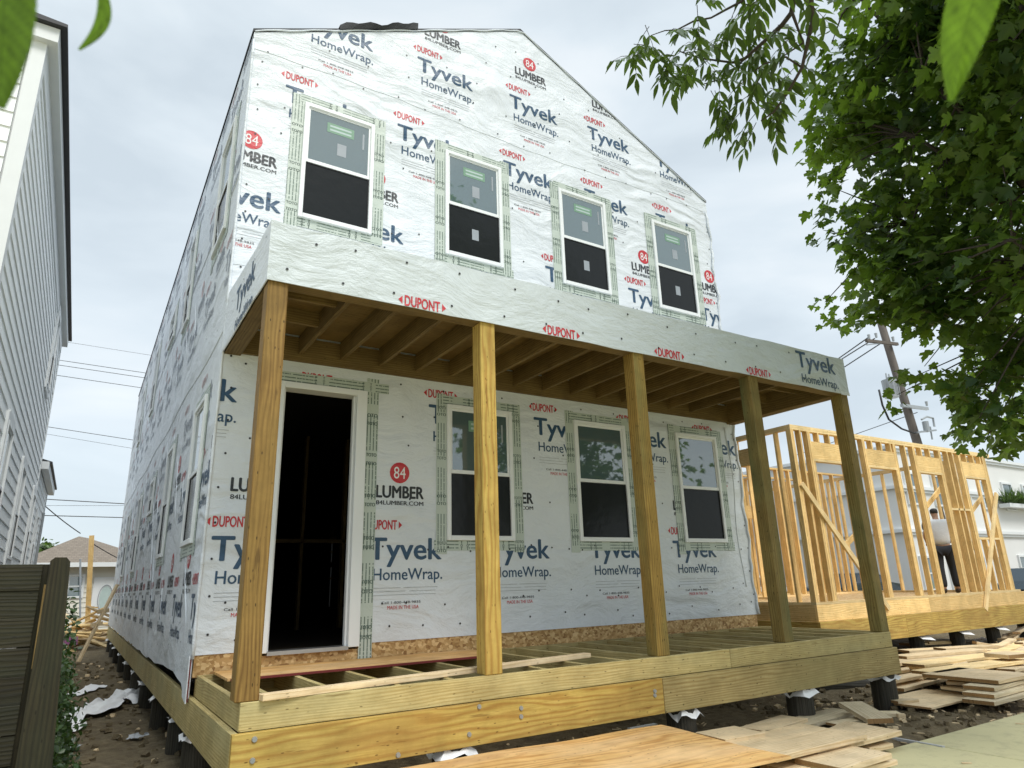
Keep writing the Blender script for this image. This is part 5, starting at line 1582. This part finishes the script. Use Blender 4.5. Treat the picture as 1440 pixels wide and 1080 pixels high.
def near_leaf(base, tip, width, seg=26, curve=0.0, power=.8, tooth=.02, name='near_leaf', nv=None):
    """single large leaf between two world points facing the lens side, serrated edge and midrib"""
    d_ = tip-base; L_ = d_.length; d_.normalize(); vw = (nv or (CAM-(base+tip)/2)).normalized(); s_ = d_.cross(vw).normalized(); nn = s_.cross(d_)
    V_ = []; Fs = []; tint = []; cols = [x/12 for x in range(-12, 13)]; nc = len(cols); seg = 60
    for i in range(seg+1):
        t = i/seg; w = width*(math.sin(math.pi*min(1, t*.93+.02))**power)*(1-t*.3)*(1+tooth*((i % 2)*2-1))
        c = base+d_*L_*t+s_*curve*L_*math.sin(math.pi*t)
        for a in cols:
            ph = (t*15-abs(a)*1.5+(.3 if a > 0 else 0)) % 1
            vein = ph < .16 or abs(a) < .05
            lift = .10*a*a-(.012 if vein else 0)
            V_.append(tuple(c+s_*a*w/2+nn*(lift*width+.006*math.sin(t*14+a*3)*width*4)))
            tint.append((.12 if vein else .55+.25*math.sin(t*9+a*5)*math.sin(t*23))+random.uniform(-.05, .05)-(.35 if noise.noise(Vector((t*9, a*2, width*90))) > .38 else 0))
    for i in range(seg):
        for j in range(nc-1): a = i*nc+j; Fs.append((a, a+1, a+nc+1, a+nc))
    return np_mesh(name, np.array(V_), np.array(Fs), 'near_leaf', ash, np.array(tint), smooth=True)


near_leaf(atd(1425, -150, .58), atd(1338, 141, .64), .036, curve=.035, power=1.1)
near_leaf(atd(12, -150, .50), atd(-2, 152, .50), .034)
near_leaf(atd(138, -40, .62), atd(111, 70, .64), .011, curve=-.16)
tw.tube([nl[3], atd(1425, -150, .58)], [.003, .0015], 5); tw.tube([nl[4], atd(12, -150, .50)], [.003, .0015], 5); tw.tube([nl[4], atd(138, -40, .62)], [.003, .0012], 5)
tw.build('branches', 'bark', ash, smooth=True)

# ================================================================ LIGHT
SE, SA = R(53), R(170)          # elevation, azimuth of the light measured from +y clockwise
sdir = Vector((math.sin(SA)*math.cos(SE), math.cos(SA)*math.cos(SE), math.sin(SE)))
ld = bpy.data.lights.new('sun', 'SUN'); ld.energy = 1.75; ld.angle = R(22); ld.color = (1, .97, .91)
lo = bpy.data.objects.new('sun', ld); COL.objects.link(lo)
lo.rotation_euler = (-sdir).to_track_quat('-Z', 'Y').to_euler(); lo.location = (0, -10, 20)

w = bpy.data.worlds.new('World'); scene.world = w; w.use_nodes = True
t = w.node_tree; t.nodes.clear()
out = t.nodes.new('ShaderNodeOutputWorld')
sky = t.nodes.new('ShaderNodeTexSky'); sky.sky_type = 'NISHITA'; sky.sun_disc = False; sky.sun_elevation = SE; sky.sun_rotation = SA
b1 = t.nodes.new('ShaderNodeBackground'); b1.inputs[1].default_value = .10; t.links.new(sky.outputs[0], b1.inputs[0])
tc_ = t.nodes.new('ShaderNodeTexCoord')
mp = t.nodes.new('ShaderNodeMapping'); mp.inputs['Scale'].default_value = (1.6, 1.6, 4.6); t.links.new(tc_.outputs['Generated'], mp.inputs[0])
n1 = t.nodes.new('ShaderNodeTexNoise'); n1.inputs['Scale'].default_value = 1.6; n1.inputs['Detail'].default_value = 7; n1.inputs['Roughness'].default_value = .5; n1.inputs['Distortion'].default_value = .4
t.links.new(mp.outputs[0], n1.inputs['Vector'])
cr_ = t.nodes.new('ShaderNodeValToRGB'); e = cr_.color_ramp.elements
e[0].position = .33; e[0].color = (.53, .60, .65, 1); e[1].position = .68; e[1].color = (.74, .785, .81, 1)
m_ = e.new(.5); m_.color = (.62, .69, .735, 1)
t.links.new(n1.outputs[0], cr_.inputs[0])
# clouds brighter towards the zenith
sp3 = t.nodes.new('ShaderNodeSeparateXYZ'); t.links.new(tc_.outputs['Generated'], sp3.inputs[0])
mr = t.nodes.new('ShaderNodeMapRange'); mr.inputs[1].default_value = .80; mr.inputs[2].default_value = 1.0; mr.inputs[3].default_value = 1.0; mr.inputs[4].default_value = 3.4
t.links.new(sp3.outputs[2], mr.inputs[0])
b2 = t.nodes.new('ShaderNodeBackground'); t.links.new(cr_.outputs[0], b2.inputs[0]); t.links.new(mr.outputs[0], b2.inputs[1])
mx = t.nodes.new('ShaderNodeMixShader'); mx.inputs[0].default_value = .86
t.links.new(b1.outputs[0], mx.inputs[1]); t.links.new(b2.outputs[0], mx.inputs[2]); t.links.new(mx.outputs[0], out.inputs[0])

scene.view_settings.view_transform = 'Standard'; scene.view_settings.look = 'None'
scene.view_settings.exposure = .45; scene.view_settings.gamma = 1
scene.render.engine = 'CYCLES'
